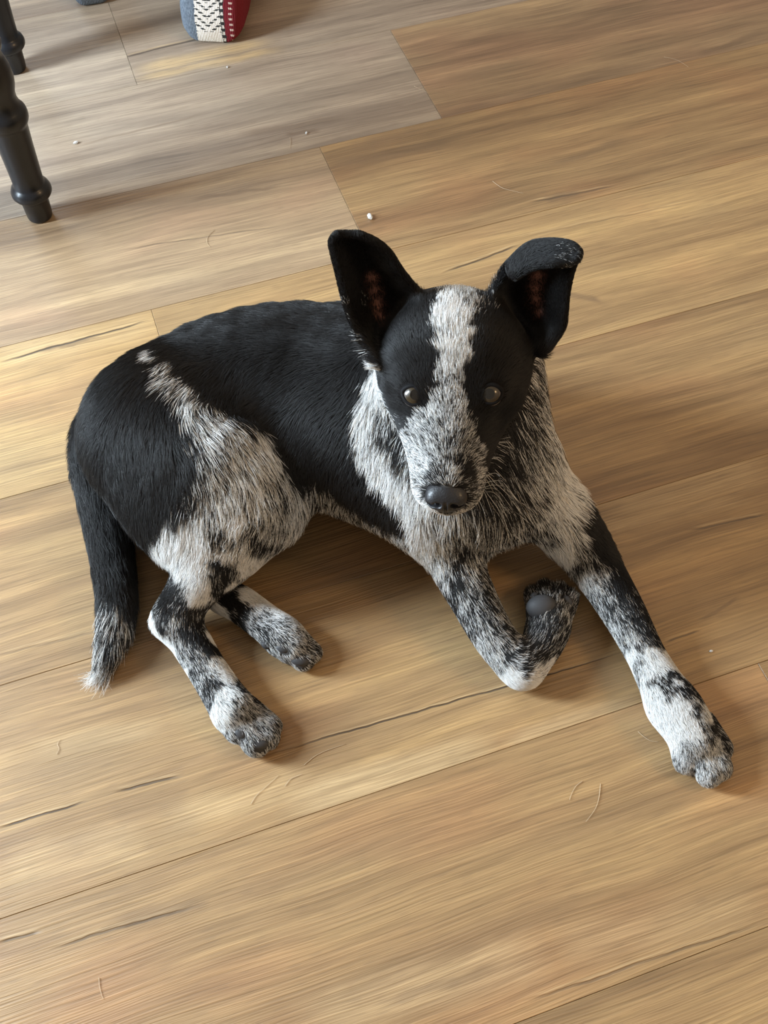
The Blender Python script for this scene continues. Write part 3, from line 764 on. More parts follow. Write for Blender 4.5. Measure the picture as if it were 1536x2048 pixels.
    [0.2405,0.2963,0.0229,0.003,0.53],
    [0.2357,0.2872,0.0219,0.0029,0.58],
    [0.2378,0.2781,0.0195,0.0033,0.46],
    [0.2485,0.2984,0.0171,0.003,0.26],
    [0.247,0.3108,0.0195,0.0034,0.12],
    [0.2382,0.3102,0.0292,0.003,0.15],
    [0.2319,0.2762,0.0169,0.0029,0.53],
    [0.2187,0.3639,0.0271,0.0023,0.8],
    [0.2166,0.3446,0.0346,0.0019,0.7],
    [0.2036,0.3594,0.0321,0.0023,0.9],
    [0.1938,0.3471,0.0233,0.0031,0.9],
    [0.201,0.34,0.0294,0.003,0.9],
    [0.2113,0.3307,0.0362,0.0026,0.8],
    [0.2259,0.3024,0.032,0.0022,0.85],
    [0.2252,0.2928,0.0271,0.0018,0.6],
    [0.1888,0.3705,0.0143,0.0027,0.95],
    [0.0288,0.4443,0.0664,0.0039,0.95],
    [0.0373,0.4388,0.0592,0.0043,0.576],
    [0.051,0.4377,0.0671,0.0039,0.432],
    [0.0595,0.4388,0.0686,0.0031,0.12],
    [0.0647,0.4363,0.0619,0.0035,0.324],
    [0.0543,0.4252,0.0546,0.0043,0.216],
    [0.0622,0.4119,0.0494,0.0035,0.36],
    [0.0708,0.4143,0.0517,0.0035,0.216],
    [0.0522,0.4165,0.0431,0.0031,0.2],
    [0.0654,0.4004,0.0419,0.0039,0.18],
    [0.0787,0.4014,0.0468,0.0035,0.216],
    [0.0747,0.389,0.0408,0.0035,0.504],
    [0.0852,0.3919,0.042,0.0035,0.216],
    [0.0849,0.3856,0.0393,0.0019,0.08],
    [0.081,0.3726,0.0322,0.0035,0.54],
    [0.0949,0.3831,0.0369,0.0035,0.216],
    [0.0905,0.3692,0.0343,0.0034,0.288],
    [0.0971,0.3651,0.0344,0.0027,0.504],
    [0.1036,0.359,0.0319,0.0027,0.12],
    [0.1119,0.3735,0.032,0.0038,0.08],
    [0.118,0.367,0.0292,0.0035,0.08],
    [0.0936,0.3563,0.0258,0.0034,1],
    [0.1071,0.354,0.0264,0.0027,1],
    [0.1217,0.3638,0.0242,0.0023,0.9],
    [0.0857,0.3651,0.0272,0.0023,0.36],
    [0.1203,0.3921,0.0321,0.0047,0.1584],
    [0.1343,0.3918,0.0319,0.0039,0.1584],
    [0.1312,0.3986,0.0342,0.0023,0.288],
    [0.1432,0.4088,0.0294,0.0032,0.18],
    [0.0445,0.4314,0.0529,0.0031,0.324],
    [0.0598,0.4286,0.0569,0.0031,0.396],
    [0.0693,0.423,0.0546,0.0031,0.18],
    [0.0719,0.3955,0.0444,0.0027,0.252],
    [0.0912,0.391,0.0393,0.0031,0.2],
    [0.1017,0.3739,0.0345,0.0031,0.15],
    [0.0809,0.3813,0.0379,0.0027,0.36],
    [0.1399,0.4013,0.0295,0.0024,0.36],
    [0.1259,0.3798,0.0297,0.0031,0.15],
    [0.1143,0.3581,0.027,0.0023,0.576],
    [0.1358,0.4311,0.0247,0.004,0.2],
    [0.1288,0.4375,0.0218,0.0032,0.08],
    [0.0565,0.5509,0.2422,0.0042,0.85],
    [0.0479,0.5536,0.2397,0.0028,0.55],
    [0.0642,0.5435,0.2445,0.0031,0.45],
    [0.0703,0.5553,0.2372,0.0032,0.4],
    [0.049,0.5331,0.247,0.0042,0.97],
    [0.0624,0.5316,0.2446,0.0031,0.65],
    [0.0461,0.5226,0.2445,0.0041,0.97],
    [0.0556,0.5216,0.2452,0.0038,0.9],
    [0.0479,0.5102,0.242,0.0042,0.85],
    [0.0573,0.5063,0.2409,0.003,0.9],
    [0.0428,0.509,0.242,0.0031,0.85],
    [0.0466,0.5006,0.2371,0.0041,0.92],
    [0.0547,0.4988,0.2353,0.0031,0.85],
    [0.045,0.4916,0.2276,0.0042,0.78],
    [0.0537,0.4914,0.2311,0.003,0.7],
    [0.0448,0.484,0.2219,0.0041,0.62],
    [0.051,0.4839,0.2218,0.0031,0.58],
    [0.0423,0.4773,0.2168,0.0041,0.55],
    [0.0507,0.4755,0.217,0.0031,0.6],
    [0.0444,0.4689,0.212,0.0041,0.5],
    [0.0515,0.4688,0.2119,0.0027,0.6],
    [0.0352,0.4692,0.2093,0.0024,0.62],
    [0.0254,0.4673,0.1944,0.0042,0.5412],
    [0.0346,0.4599,0.2046,0.0041,0.492],
    [0.0439,0.4579,0.2069,0.0041,0.4264],
    [0.051,0.4574,0.2072,0.0034,0.41],
    [0.0572,0.4563,0.2044,0.0024,0.3444],
    [0.0252,0.4585,0.1871,0.0042,0.5412],
    [0.0343,0.4507,0.1971,0.0041,0.492],
    [0.046,0.4468,0.1995,0.0041,0.369],
    [0.0571,0.4491,0.1982,0.0031,0.287],
    [0.063,0.4463,0.1914,0.0024,0.287],
    [0.0272,0.4465,0.1828,0.0042,0.5412],
    [0.0363,0.4397,0.1935,0.0037,0.451],
    [0.0433,0.4377,0.1943,0.0034,0.328],
    [0.0455,0.4333,0.1921,0.0024,0.615],
    [0.053,0.4389,0.1922,0.0031,0.246],
    [0.0577,0.4338,0.1867,0.0027,0.04],
    [0.0655,0.4399,0.1821,0.0024,0.287],
    [0.0384,0.4325,0.1894,0.0024,0.2],
    [0.0337,0.4304,0.1844,0.0027,0.205],
    [0.0268,0.4357,0.1772,0.0031,0.451],
    [0.0453,0.4266,0.187,0.0027,0.41],
    [0.0565,0.4254,0.1797,0.0031,0.12],
    [0.0654,0.4303,0.1722,0.0028,0.246],
    [0.0244,0.4314,0.1664,0.0028,0.615],
    [0.0633,0.4263,0.1609,0.0028,0.45],
    [0.0438,0.4464,0.1152,0.0022,0.9],
    [0.0544,0.4458,0.117,0.0022,0.7],
    [0.0288,0.4266,0.1597,0.0021,0.9],
    [0.0671,0.4365,0.1741,0.0021,0.287],
    [0.0352,0.4239,0.1787,0.0034,0.05],
    [0.0503,0.4215,0.1815,0.0034,0.05],
    [0.0405,0.4851,0.2219,0.002,0.5],
    [0.0292,0.449,0.191,0.0027,0.5412],
    [0.0197,0.4713,0.1877,0.0018,0.369],
    [0.0567,0.5162,0.2445,0.0027,0.7],
    [0.0599,0.5321,0.2471,0.0024,0.5],
    [0.0132,0.5078,0.2196,0.0049,0],
    [0.0196,0.5141,0.2302,0.0045,0],
    [0.027,0.5215,0.2394,0.0043,0],
    [0.0329,0.546,0.2397,0.0035,0.02],
    [0.0264,0.5019,0.2294,0.0045,0],
    [0.0269,0.4855,0.2171,0.0044,0],
    [0.0163,0.484,0.1982,0.0043,0],
    [0.0206,0.4784,0.1945,0.0035,0.02],
    [0.007,0.504,0.2056,0.0045,0],
    [0.0297,0.4765,0.2091,0.0024,0.04],
    [0.0367,0.4963,0.2322,0.0027,0.04],
    [0.0363,0.5077,0.2397,0.0024,0.04],
    [0.0357,0.5241,0.2418,0.0024,0.04],
    [0.0375,0.5356,0.2444,0.0021,0.05],
    [0.0352,0.4888,0.2229,0.0027,0.04],
    [0.0343,0.4814,0.2159,0.0027,0.06],
    [0.0116,0.4913,0.1966,0.0035,0],
    [0,0.5178,0.2118,0.0035,0],
    [0.0158,0.4816,0.1844,0.0021,0.05],
    [0.0402,0.5463,0.2421,0.0017,0.2],
    [0.075,0.5372,0.2418,0.0031,0.08],
    [0.0806,0.526,0.2395,0.0042,0.02],
    [0.0686,0.5145,0.242,0.0042,0],
    [0.0723,0.5013,0.2333,0.0045,0],
    [0.0927,0.5145,0.2269,0.0052,0],
    [0.0651,0.4891,0.2245,0.0043,0],
    [0.0622,0.4815,0.2188,0.0034,0.02],
    [0.0794,0.4789,0.2042,0.0045,0],
    [0.0993,0.5054,0.2094,0.0046,0],
    [0.0649,0.4715,0.2079,0.0042,0],
    [0.0729,0.4665,0.1945,0.0045,0],
    [0.0805,0.4663,0.1743,0.0044,0],
    [0.0749,0.4539,0.1705,0.0035,0],
    [0.061,0.464,0.2066,0.0024,0.08],
    [0.1002,0.4963,0.1912,0.0045,0.02],
    [0.0645,0.5002,0.2369,0.0034,0.02],
    [0.0676,0.5273,0.2446,0.0021,0.15],
    [0.0729,0.5487,0.2394,0.0025,0.1],
    [0.0804,0.4663,0.1406,0.0022,0.05],
    [0.0924,0.489,0.1734,0.0043,0.02],
    [0.0627,0.494,0.2313,0.002,0.04],
    [-0.0186,0.5663,0.2682,0.0049,0],
    [-0.0126,0.5637,0.2421,0.0048,0],
    [0.0154,0.5566,0.2481,0.0045,0],
    [-0.0064,0.5467,0.2194,0.0048,0],
    [0.0113,0.5413,0.2244,0.0048,0],
    [-0.0226,0.5584,0.2572,0.0045,0],
    [0.0018,0.5641,0.2603,0.0047,0],
    [-0.0103,0.5566,0.2295,0.0025,0.06],
    [-0.0135,0.5372,0.2246,0.0042,0],
    [0.0038,0.5247,0.2171,0.0046,0],
    [0.0239,0.549,0.236,0.0043,0],
    [-0.0188,0.5376,0.232,0.0014,0.04],
    [0.0899,0.554,0.2285,0.0048,0],
    [0.1002,0.5613,0.2404,0.0047,0],
    [0.1091,0.5496,0.2794,0.0043,0],
    [0.1255,0.5465,0.2795,0.0042,0.05],
    [0.1238,0.546,0.2354,0.0048,0],
    [0.1188,0.5426,0.2138,0.0049,0],
    [0.1089,0.5496,0.2119,0.0049,0],
    [0.1263,0.5516,0.2491,0.0044,0],
    [0.102,0.5514,0.2103,0.0048,0],
    [0.1099,0.5617,0.2493,0.0042,0],
    [0.0891,0.5419,0.2693,0.0041,0.02],
    [-0.0232,0.5438,0.244,0.001,0.1],
    [-0.0188,0.5363,0.2319,0.001,0.15],
    [-0.0129,0.5291,0.2221,0.0011,0.3],
    [-0.0062,0.5188,0.2146,0.0011,0.4],
    [-0.0111,0.5162,0.167,0.0037,0.92],
    [-0.0133,0.5066,0.1585,0.0037,0.92],
    [-0.0148,0.4982,0.1494,0.0037,0.9],
    [-0.0129,0.489,0.1418,0.0037,0.9],
    [-0.0059,0.479,0.1324,0.0037,0.92],
    [0.0021,0.4708,0.127,0.0037,0.92],
    [-0.0064,0.5252,0.1743,0.0033,0.95],
    [-0.0081,0.5189,0.1694,0.0033,0.85],
    [-0.0234,0.5113,0.1559,0.0046,0],
    [-0.0262,0.5005,0.1444,0.0046,0],
    [-0.0239,0.4891,0.1283,0.0046,0],
    [-0.0146,0.4764,0.1156,0.0046,0],
    [-0.0009,0.464,0.1103,0.0045,0],
    [0.012,0.4534,0.0997,0.0038,0],
    [-0.0184,0.5241,0.1693,0.0044,0],
    [-0.0121,0.534,0.1772,0.0037,0],
    [-0.0455,0.5564,0.1669,0.0049,0],
    [-0.062,0.5234,0.1422,0.0049,0],
    [-0.0926,0.5666,0.1571,0.005,0],
    [-0.1399,0.5648,0.1494,0.0048,0],
    [-0.1006,0.5423,0.1447,0.0048,0],
    [-0.0777,0.5311,0.1394,0.0048,0],
    [-0.0668,0.5116,0.1266,0.0048,0],
    [-0.128,0.5561,0.1472,0.0047,0],
    [-0.0932,0.5286,0.137,0.0038,0],
    [-0.152,0.5703,0.1494,0.0047,0],
    [-0.1357,0.6138,0.1472,0.005,0],
    [-0.0785,0.6134,0.1569,0.005,0],
    [-0.1125,0.5666,0.152,0.0048,0],
    [-0.0613,0.5457,0.1569,0.0048,0],
    [-0.0387,0.5123,0.1493,0.0048,0],
    [-0.0225,0.5487,0.1747,0.0047,0],
    [-0.0554,0.5039,0.1236,0.0047,0],
    [-0.0856,0.5953,0.1594,0.0049,0],
    [-0.1696,0.5885,0.147,0.004,0],
    [-0.1114,0.528,0.1446,0.0038,0.02],
    [-0.2181,0.5366,0.1322,0.0048,0],
    [-0.1956,0.531,0.1444,0.0048,0],
    [-0.196,0.5115,0.1323,0.0049,0],
    [-0.1752,0.499,0.1355,0.0048,0],
    [-0.1885,0.5463,0.1494,0.0047,0],
    [-0.1708,0.5213,0.1495,0.0046,0],
    [-0.1588,0.4982,0.1421,0.0046,0.02],
    [-0.1559,0.4766,0.1272,0.0046,0.02],
    [-0.1727,0.4751,0.1169,0.0046,0],
    [-0.1696,0.4665,0.1091,0.0045,0.02],
    [-0.1577,0.4615,0.1094,0.0045,0.05],
    [-0.1443,0.4718,0.1269,0.0041,0.06],
    [-0.1551,0.488,0.1369,0.0046,0.02],
    [-0.1473,0.4934,0.1419,0.0045,0.03],
    [-0.1595,0.5211,0.1493,0.0038,0.03],
    [-0.2044,0.5239,0.1354,0.0047,0],
    [-0.1847,0.4715,0.1023,0.0046,0.03],
    [-0.2022,0.556,0.1443,0.0047,0],
    [-0.1884,0.5787,0.1471,0.0039,0],
    [-0.1455,0.4651,0.1168,0.0038,0.15],
    [-0.2431,0.5334,0.0921,0.0049,0],
    [-0.2277,0.514,0.1044,0.0048,0],
    [-0.2501,0.5204,0.0397,0.0051,0],
    [-0.2367,0.5185,0.042,0.0051,0],
    [-0.2394,0.4969,0.0371,0.0051,0],
    [-0.2236,0.4981,0.0344,0.0051,0],
    [-0.2331,0.4741,0.0344,0.005,0.02],
    [-0.2174,0.475,0.0321,0.005,0.02],
    [-0.229,0.4518,0.0319,0.005,0.02],
    [-0.2147,0.4512,0.0322,0.0049,0.02],
    [-0.2064,0.4361,0.0258,0.0048,0.02],
    [-0.2251,0.4338,0.0308,0.0048,0.05],
    [-0.2141,0.4263,0.0316,0.004,0.08],
    [-0.2483,0.5513,0.0888,0.0049,0],
    [-0.2226,0.5241,0.1233,0.0047,0],
])          # x, y, z, radius, share of white hair
SKIN = np.array([
    [-0.0035,0.564,0.2415,0.0056],
    [-0.0016,0.5613,0.2318,0.0053],
    [-0.0001,0.5589,0.2217,0.0057],
    [0.0008,0.5535,0.2145,0.0054],
    [0.1126,0.5613,0.2433,0.006],
    [0.1127,0.5591,0.2333,0.006],
    [0.1133,0.5563,0.2242,0.0061],
    [0.1159,0.5514,0.216,0.0058],
])
FLOW = np.array([
    [-0.03,0.5692,0.1745,-0.9026,0.1141,-0.4151,0.013],
    [-0.0774,0.5927,0.162,-0.9161,0.1429,-0.3746,0.013],
    [-0.1296,0.593,0.1521,-0.8996,0.0366,-0.4352,0.013],
    [-0.1709,0.5687,0.152,-0.6137,-0.7891,-0.0265,0.013],
    [-0.205,0.5429,0.1422,-0.4705,-0.737,-0.4852,0.014],
    [-0.0306,0.5259,0.1618,-0.8085,-0.3307,-0.4868,0.013],
    [-0.0771,0.5503,0.152,-0.8147,-0.3294,-0.4773,0.013],
    [-0.1203,0.5559,0.1471,-0.3875,-0.9212,-0.0344,0.013],
    [-0.0243,0.4939,0.1357,-0.5001,-0.4023,-0.7668,0.013],
    [-0.055,0.5088,0.1298,-0.4125,-0.3669,-0.8338,0.013],
    [-0.0028,0.464,0.1118,-0.1285,0.002,-0.9917,0.014],
    [-0.0339,0.4831,0.092,-0.1178,-0.1963,-0.9734,0.015],
    [0.0081,0.4539,0.0922,0.0476,0.0033,-0.9989,0.014],
    [-0.0069,0.5215,0.2157,-0.8805,-0.0614,-0.4701,0.013],
    [-0.0567,0.4913,0.1017,-0.0461,-0.6172,-0.7855,0.015],
    [-0.175,0.5158,0.1444,-0.0514,-0.8904,-0.4522,0.015],
    [-0.192,0.504,0.1295,0.0978,-0.8871,-0.4512,0.016],
    [-0.1678,0.4789,0.1244,-0.0173,-0.5269,-0.8497,0.016],
    [-0.1473,0.4934,0.1419,0.2911,-0.8555,-0.4282,0.015],
    [-0.1749,0.4639,0.0995,0.0269,-0.5347,-0.8446,0.018],
    [-0.1596,0.4531,0.0945,-0.1934,-0.7531,-0.6288,0.018],
    [-0.1247,0.5026,0.1472,0.4754,-0.7348,-0.4838,0.015],
    [-0.1069,0.4957,0.1369,0.5789,-0.6811,-0.4484,0.015],
    [-0.0892,0.4827,0.1219,0.3707,-0.7075,-0.6017,0.014],
    [-0.1112,0.4697,0.1219,0.1191,-0.6022,-0.7894,0.014],
    [-0.1316,0.4549,0.1043,-0.0754,-0.6125,-0.7869,0.015],
    [-0.1487,0.4439,0.087,-0.2735,-0.3692,-0.8882,0.016],
    [-0.1096,0.45,0.0968,-0.4343,-0.454,-0.7779,0.012],
    [-0.1265,0.4389,0.0794,-0.5155,-0.4217,-0.746,0.0079],
    [-0.1431,0.4289,0.0671,-0.5077,-0.3578,-0.7837,0.0079],
    [-0.1622,0.4164,0.0509,-0.484,-0.8295,-0.2787,0.0072],
    [-0.172,0.4047,0.0447,-0.1039,-0.8867,-0.4506,0.0065],
    [-0.1568,0.393,0.037,0.5037,-0.8638,0.0104,0.0065],
    [-0.1498,0.4089,0.0396,-0.2659,-0.9371,-0.2262,0.0065],
    [-0.1365,0.362,0.0295,0.5974,-0.8012,-0.0348,0.0065],
    [-0.1156,0.3356,0.0322,0.6024,-0.7885,-0.1242,0.0065],
    [-0.1011,0.3196,0.0217,0.5789,-0.6811,-0.4484,0.0055],
    [-0.1086,0.3267,0.0242,0.4843,-0.7308,-0.4811,0.0055],
    [-0.0905,0.3253,0.0168,0.5905,-0.8068,-0.0202,0.0055],
    [-0.1208,0.4271,0.0292,0.7567,-0.653,0.0325,0.0065],
    [-0.0962,0.4103,0.0297,0.7723,-0.6333,-0.0492,0.0065],
    [-0.076,0.3923,0.0294,0.7182,-0.5142,-0.4688,0.0055],
    [-0.0648,0.3839,0.0195,0.623,-0.4321,-0.652,0.0055],
    [-0.1287,0.4283,0.0595,0.1181,-0.2664,-0.9566,0.0065],
    [-0.2331,0.5341,0.117,-0.3234,-0.42,-0.8479,0.015],
    [-0.2519,0.546,0.0544,0.1247,-0.9207,-0.3698,0.015],
    [-0.2384,0.5102,0.0394,0.2731,-0.9617,-0.0221,0.015],
    [-0.2243,0.469,0.0346,0.2352,-0.9719,-0.0047,0.015],
    [-0.2133,0.4375,0.0318,0.0496,-0.8882,-0.4567,0.015],
    [-0.2169,0.4119,0.0293,-0.1965,-0.874,-0.4444,0.017],
    [-0.2218,0.3906,0.0196,-0.2433,-0.8656,-0.4377,0.02],
    [-0.2241,0.3763,0.0088,0.0559,-0.5475,-0.8349,0.026],
    [-0.2243,0.3738,0.0064,-0.8225,0.4751,0.3128,0.026],
    [-0.0096,0.5289,0.1746,-0.326,-0.7896,-0.5199,0.013],
    [-0.0141,0.5054,0.157,-0.326,-0.7896,-0.5199,0.013],
    [-0.0073,0.4885,0.1422,-0.1255,-0.8286,-0.5455,0.015],
    [0.0088,0.4678,0.1322,-0.0106,-0.1701,-0.9854,0.017],
    [0.0231,0.4489,0.1061,-0.0807,-0.3101,-0.9473,0.018],
    [0.006,0.4955,0.1569,-0.4299,-0.7541,-0.4965,0.014],
    [0.0381,0.4439,0.0992,0.0451,-0.3866,-0.9212,0.018],
    [0.0566,0.4413,0.1025,0.0961,0.0073,-0.9953,0.018],
    [0.0759,0.444,0.0972,0.1106,-0.3848,-0.9163,0.022],
    [0.0862,0.454,0.1224,0.3268,-0.4026,-0.8551,0.022],
    [0.106,0.4646,0.1193,0.3691,0.1228,-0.9212,0.022],
    [0.1243,0.4992,0.122,0.4379,-0.3675,-0.8205,0.02],
    [0.1202,0.5259,0.1496,0.2969,-0.0625,-0.9529,0.018],
    [0.1021,0.485,0.1421,0.4946,-0.6567,-0.5694,0.022],
    [0.1335,0.4765,0.0869,0.4193,-0.0833,-0.904,0.02],
    [0.1309,0.4638,0.0635,0.4713,-0.3786,-0.7966,0.018],
    [0.1047,0.4563,0.0837,0.2471,0.0129,-0.9689,0.02],
    [0.1426,0.4688,0.0697,0.4775,-0.3743,-0.7949,0.016],
    [0.1672,0.4589,0.0545,0.4841,-0.3796,-0.7884,0.01],
    [0.1552,0.4498,0.0471,0.4895,-0.5953,-0.6372,0.013],
    [0.1698,0.4308,0.0396,0.346,-0.9382,-0.01,0.0079],
    [0.1856,0.3972,0.0347,0.3736,-0.9233,-0.0887,0.0072],
    [0.1979,0.3723,0.032,0.3314,-0.9432,0.0228,0.0065],
    [0.2072,0.3377,0.0343,0.3231,-0.9452,0.047,0.0065],
    [0.2181,0.3135,0.0342,0.2623,-0.9637,0.0505,0.0065],
    [0.2351,0.2935,0.0246,0.3276,-0.7891,-0.5196,0.0055],
    [0.2188,0.2912,0.0217,0.0429,-0.894,-0.4461,0.0055],
    [0.2466,0.299,0.0196,0.321,-0.791,-0.5208,0.0055],
    [0.2375,0.2801,0.0194,0.1396,-0.8871,-0.4401,0.0055],
    [0.031,0.444,0.0705,0.1212,-0.014,-0.9925,0.015],
    [0.0426,0.4364,0.0598,0.3494,-0.4213,-0.8369,0.012],
    [0.065,0.4138,0.0514,0.4695,-0.7927,-0.3887,0.0079],
    [0.0579,0.4389,0.0701,0.1753,-0.392,-0.9031,0.014],
    [0.0826,0.3804,0.0395,0.5304,-0.7081,-0.4662,0.0072],
    [0.0968,0.3588,0.031,0.7982,-0.5031,-0.3312,0.0058],
    [0.1127,0.3662,0.0322,0.5546,0.8309,-0.0438,0.0065],
    [0.1225,0.3874,0.0319,0.326,0.7896,0.5199,0.0065],
    [0.1394,0.3969,0.0295,0.2005,0.9791,-0.0337,0.0072],
    [0.1325,0.4349,0.0222,0.0423,0.8702,-0.4908,0.0072],
    [0.0549,0.5444,0.2444,0.0674,0.9619,-0.2651,0.01],
    [0.0484,0.5209,0.2447,0.0333,0.8956,0.4436,0.01],
    [0.0459,0.5006,0.2371,0.0331,0.8961,0.4426,0.009],
    [0.0448,0.4848,0.2246,0.0262,0.8349,0.5497,0.007],
    [0.0443,0.4665,0.2096,0.033,0.8962,0.4424,0.005],
    [0.0345,0.4564,0.2008,-0.3363,0.9219,0.1924,0.005],
    [0.0245,0.461,0.1895,-0.4688,0.8826,-0.0365,0.005],
    [0.0273,0.4415,0.181,-0.371,0.7565,-0.5385,0.005],
    [0.0388,0.4364,0.1934,-0.1395,0.9661,0.2173,0.005],
    [0.0528,0.446,0.1969,0.341,0.7852,0.5169,0.005],
    [0.0634,0.4414,0.1853,0.6184,0.7096,-0.3378,0.005],
    [0.0319,0.4264,0.1782,-0.5098,0.7212,-0.4691,0.005],
    [0.0594,0.424,0.1745,0.8586,0.5101,0.0514,0.005],
    [0.0461,0.4215,0.157,-0.0262,-0.8349,-0.5497,0.003],
    [0.0671,0.434,0.1717,0.4326,0.5752,-0.6943,0.005],
    [0.0165,0.4813,0.1921,-0.4146,0.8953,-0.163,0.005],
    [0.01,0.4983,0.2047,-0.4691,0.8829,-0.0178,0.006],
    [0.0139,0.5089,0.2239,-0.407,0.9088,0.0918,0.007],
    [0.0275,0.5059,0.232,-0.1704,0.823,0.5419,0.008],
    [0.0316,0.5242,0.2419,-0.0312,0.9995,-0.0028,0.009],
    [0.0271,0.4899,0.2193,-0.1704,0.823,0.5419,0.005],
    [0.0033,0.5098,0.2022,-0.6764,0.7266,-0.1204,0.008],
    [0.0713,0.4643,0.1946,0.549,0.8344,-0.0484,0.005],
    [0.0831,0.4791,0.1921,0.6458,0.4688,0.6026,0.006],
    [0.0936,0.4958,0.2096,0.5421,0.8215,-0.1768,0.007],
    [0.075,0.502,0.2345,0.295,0.9547,0.038,0.008],
    [0.0644,0.4863,0.222,0.1852,0.5571,0.8095,0.006],
    [0.0836,0.5268,0.2371,0.2884,0.9573,-0.0195,0.0036],
    [0.1062,0.5109,0.2022,0.8809,0.3953,0.2602,0.009],
    [0.0777,0.4616,0.1748,0.9452,0.2727,0.1795,0.006],
    [0.0695,0.5295,0.2447,0.1422,0.9898,-0.0022,0.009],
    [-0.0221,0.5664,0.2682,-0.112,0.0556,0.9921,0.0036],
    [-0.009,0.564,0.2465,-0.2597,0.5418,0.7993,0.0036],
    [0.0085,0.5615,0.2435,-0.465,0.4728,0.7485,0.0036],
    [0.0006,0.5486,0.212,-0.3854,0.6121,0.6905,0.0036],
    [-0.0134,0.5423,0.2243,-0.3297,-0.3377,0.8816,0.0036],
    [-0.0194,0.5565,0.2495,-0.1622,0.558,0.8138,0.0036],
    [0.089,0.5363,0.2656,0.5043,0.6414,0.5782,0.0036],
    [0.1158,0.5494,0.2793,0.7623,-0.579,0.2893,0.0036],
    [0.1286,0.5441,0.2794,0.8085,-0.5861,0.0537,0.0036],
    [0.1238,0.546,0.2354,0.0506,0.094,0.9943,0.0036],
    [0.1089,0.547,0.2095,0.3123,0.7935,0.5224,0.0036],
    [0.1139,0.5588,0.2424,0.2629,0.5378,0.801,0.0036],
    [0.1029,0.5524,0.277,0.8296,-0.0602,0.5551,0.0036],
])                # x, y, z, lie of the coat, hair length
EYES = [[[0.0239,0.4881,0.2059],[-0.2284,-0.6823,0.6945]],[[0.0748,0.4842,0.2095],[0.0683,-0.6854,0.725]]]
HEAD = np.array([[0.0498,0.4909,0.2],[0.9949,-0.1009,-0],[-0.1001,-0.9875,-0.1219],[-0.0123,-0.1212,0.9925]])
PADS = [
    [[0.1223,0.4122,0.0317],[0.9839,0.0349,0.1754],[-0.1126,0.883,0.4558],[-0.1389,-0.4682,0.8727],0.0122,0.0098],
    [[0.1437,0.4198,0.0256],[0.7729,0.4867,0.4072],[-0.6138,0.7361,0.2852],[-0.161,-0.4704,0.8677],0.0044,0.0052],
    [[0.1192,0.4257,0.0253],[0.9907,-0.0874,0.1044],[0.0261,0.8744,0.4845],[-0.1336,-0.4773,0.8685],0.0036,0.0032],
    [[0.1309,0.4336,0.0204],[0.9891,-0.0936,0.114],[0.0261,0.8717,0.4893],[-0.1452,-0.4809,0.8647],0.0036,0.0032],
    [[-0.0814,0.3859,0.0234],[0.9551,-0.213,-0.206],[0.2811,0.8708,0.4033],[0.0935,-0.4431,0.8916],0.0059,0.0035],
    [[-0.069,0.3789,0.0158],[0.9834,-0.1137,-0.1414],[0.1634,0.8939,0.4175],[0.0789,-0.4337,0.8976],0.0074,0.0043],
    [[-0.0959,0.392,0.0181],[0.8496,-0.4224,-0.3159],[0.5161,0.7894,0.3325],[0.109,-0.4455,0.8886],0.0039,0.0032],
    [[-0.1116,0.3175,0.0207],[0.8512,-0.4321,-0.298],[0.5081,0.8206,0.2615],[0.1315,-0.374,0.9181],0.0052,0.0034],
    [[-0.0981,0.3099,0.0179],[0.9929,0.0187,-0.1172],[0.0256,0.9305,0.3655],[0.1158,-0.3659,0.9234],0.0071,0.0037],
]
CLAWS = [
    [[0.1996,0.324,0.016],[0.2027,0.3163,0.009],0.0027],
    [[0.2211,0.2859,0.01],[0.2249,0.281,0.004],0.003],
    [[0.2396,0.2781,0.009],[0.2418,0.2744,0.003],0.003],
    [[0.2484,0.2817,0.009],[0.2521,0.2795,0.003],0.003],
    [[0.2512,0.2975,0.01],[0.2554,0.2938,0.004],0.0028],
    [[-0.1111,0.3154,0.009],[-0.1129,0.3138,0.003],0.0026],
    [[-0.0977,0.3106,0.008],[-0.0989,0.3086,0.003],0.0028],
    [[-0.0891,0.3172,0.009],[-0.0866,0.3155,0.003],0.0026],
    [[-0.0882,0.3244,0.009],[-0.0854,0.3243,0.003],0.0026],
    [[-0.0811,0.3847,0.009],[-0.0836,0.3833,0.003],0.0026],
    [[-0.0676,0.3778,0.008],[-0.0687,0.3763,0.003],0.0028],
    [[-0.0577,0.3866,0.009],[-0.0549,0.3868,0.003],0.0026],
]
WHISKERS = [
    [[0.0705,0.4405,0.1695],[0.0744,0.441,0.1747],[0.0785,0.4389,0.1781],[0.0804,0.4348,0.1802]],
    [[0.0712,0.4388,0.167],[0.0778,0.4378,0.1712],[0.0823,0.4352,0.1742]],
    [[0.0709,0.4389,0.1613],[0.0765,0.438,0.1655],[0.0824,0.435,0.1683]],
    [[0.0746,0.4552,0.1318],[0.0797,0.4528,0.135],[0.0836,0.4474,0.1363],[0.0845,0.4418,0.1374]],
    [[0.023,0.4413,0.1694],[0.0194,0.4399,0.1733],[0.0158,0.4374,0.1764]],
    [[0.0229,0.4385,0.1697],[0.0186,0.4357,0.1726],[0.0153,0.4318,0.1748]],
    [[0.0235,0.4364,0.169],[0.0199,0.433,0.1716],[0.0176,0.4285,0.1734]],
    [[0.0738,0.4564,0.134],[0.0793,0.4546,0.1376],[0.0825,0.451,0.1401]],
]
def head(x, y, z): return HEAD[0] + (HEAD[1] * x + HEAD[2] * y + HEAD[3] * z) / 1000.0
fld = Field(BOX[0], BOX[1], 0.0020)
G = eval_prims(fld, PRIMS)
core = smin(smin(G['trunk'], G['head'], 0.012), G['ears'], 0.008); V = core
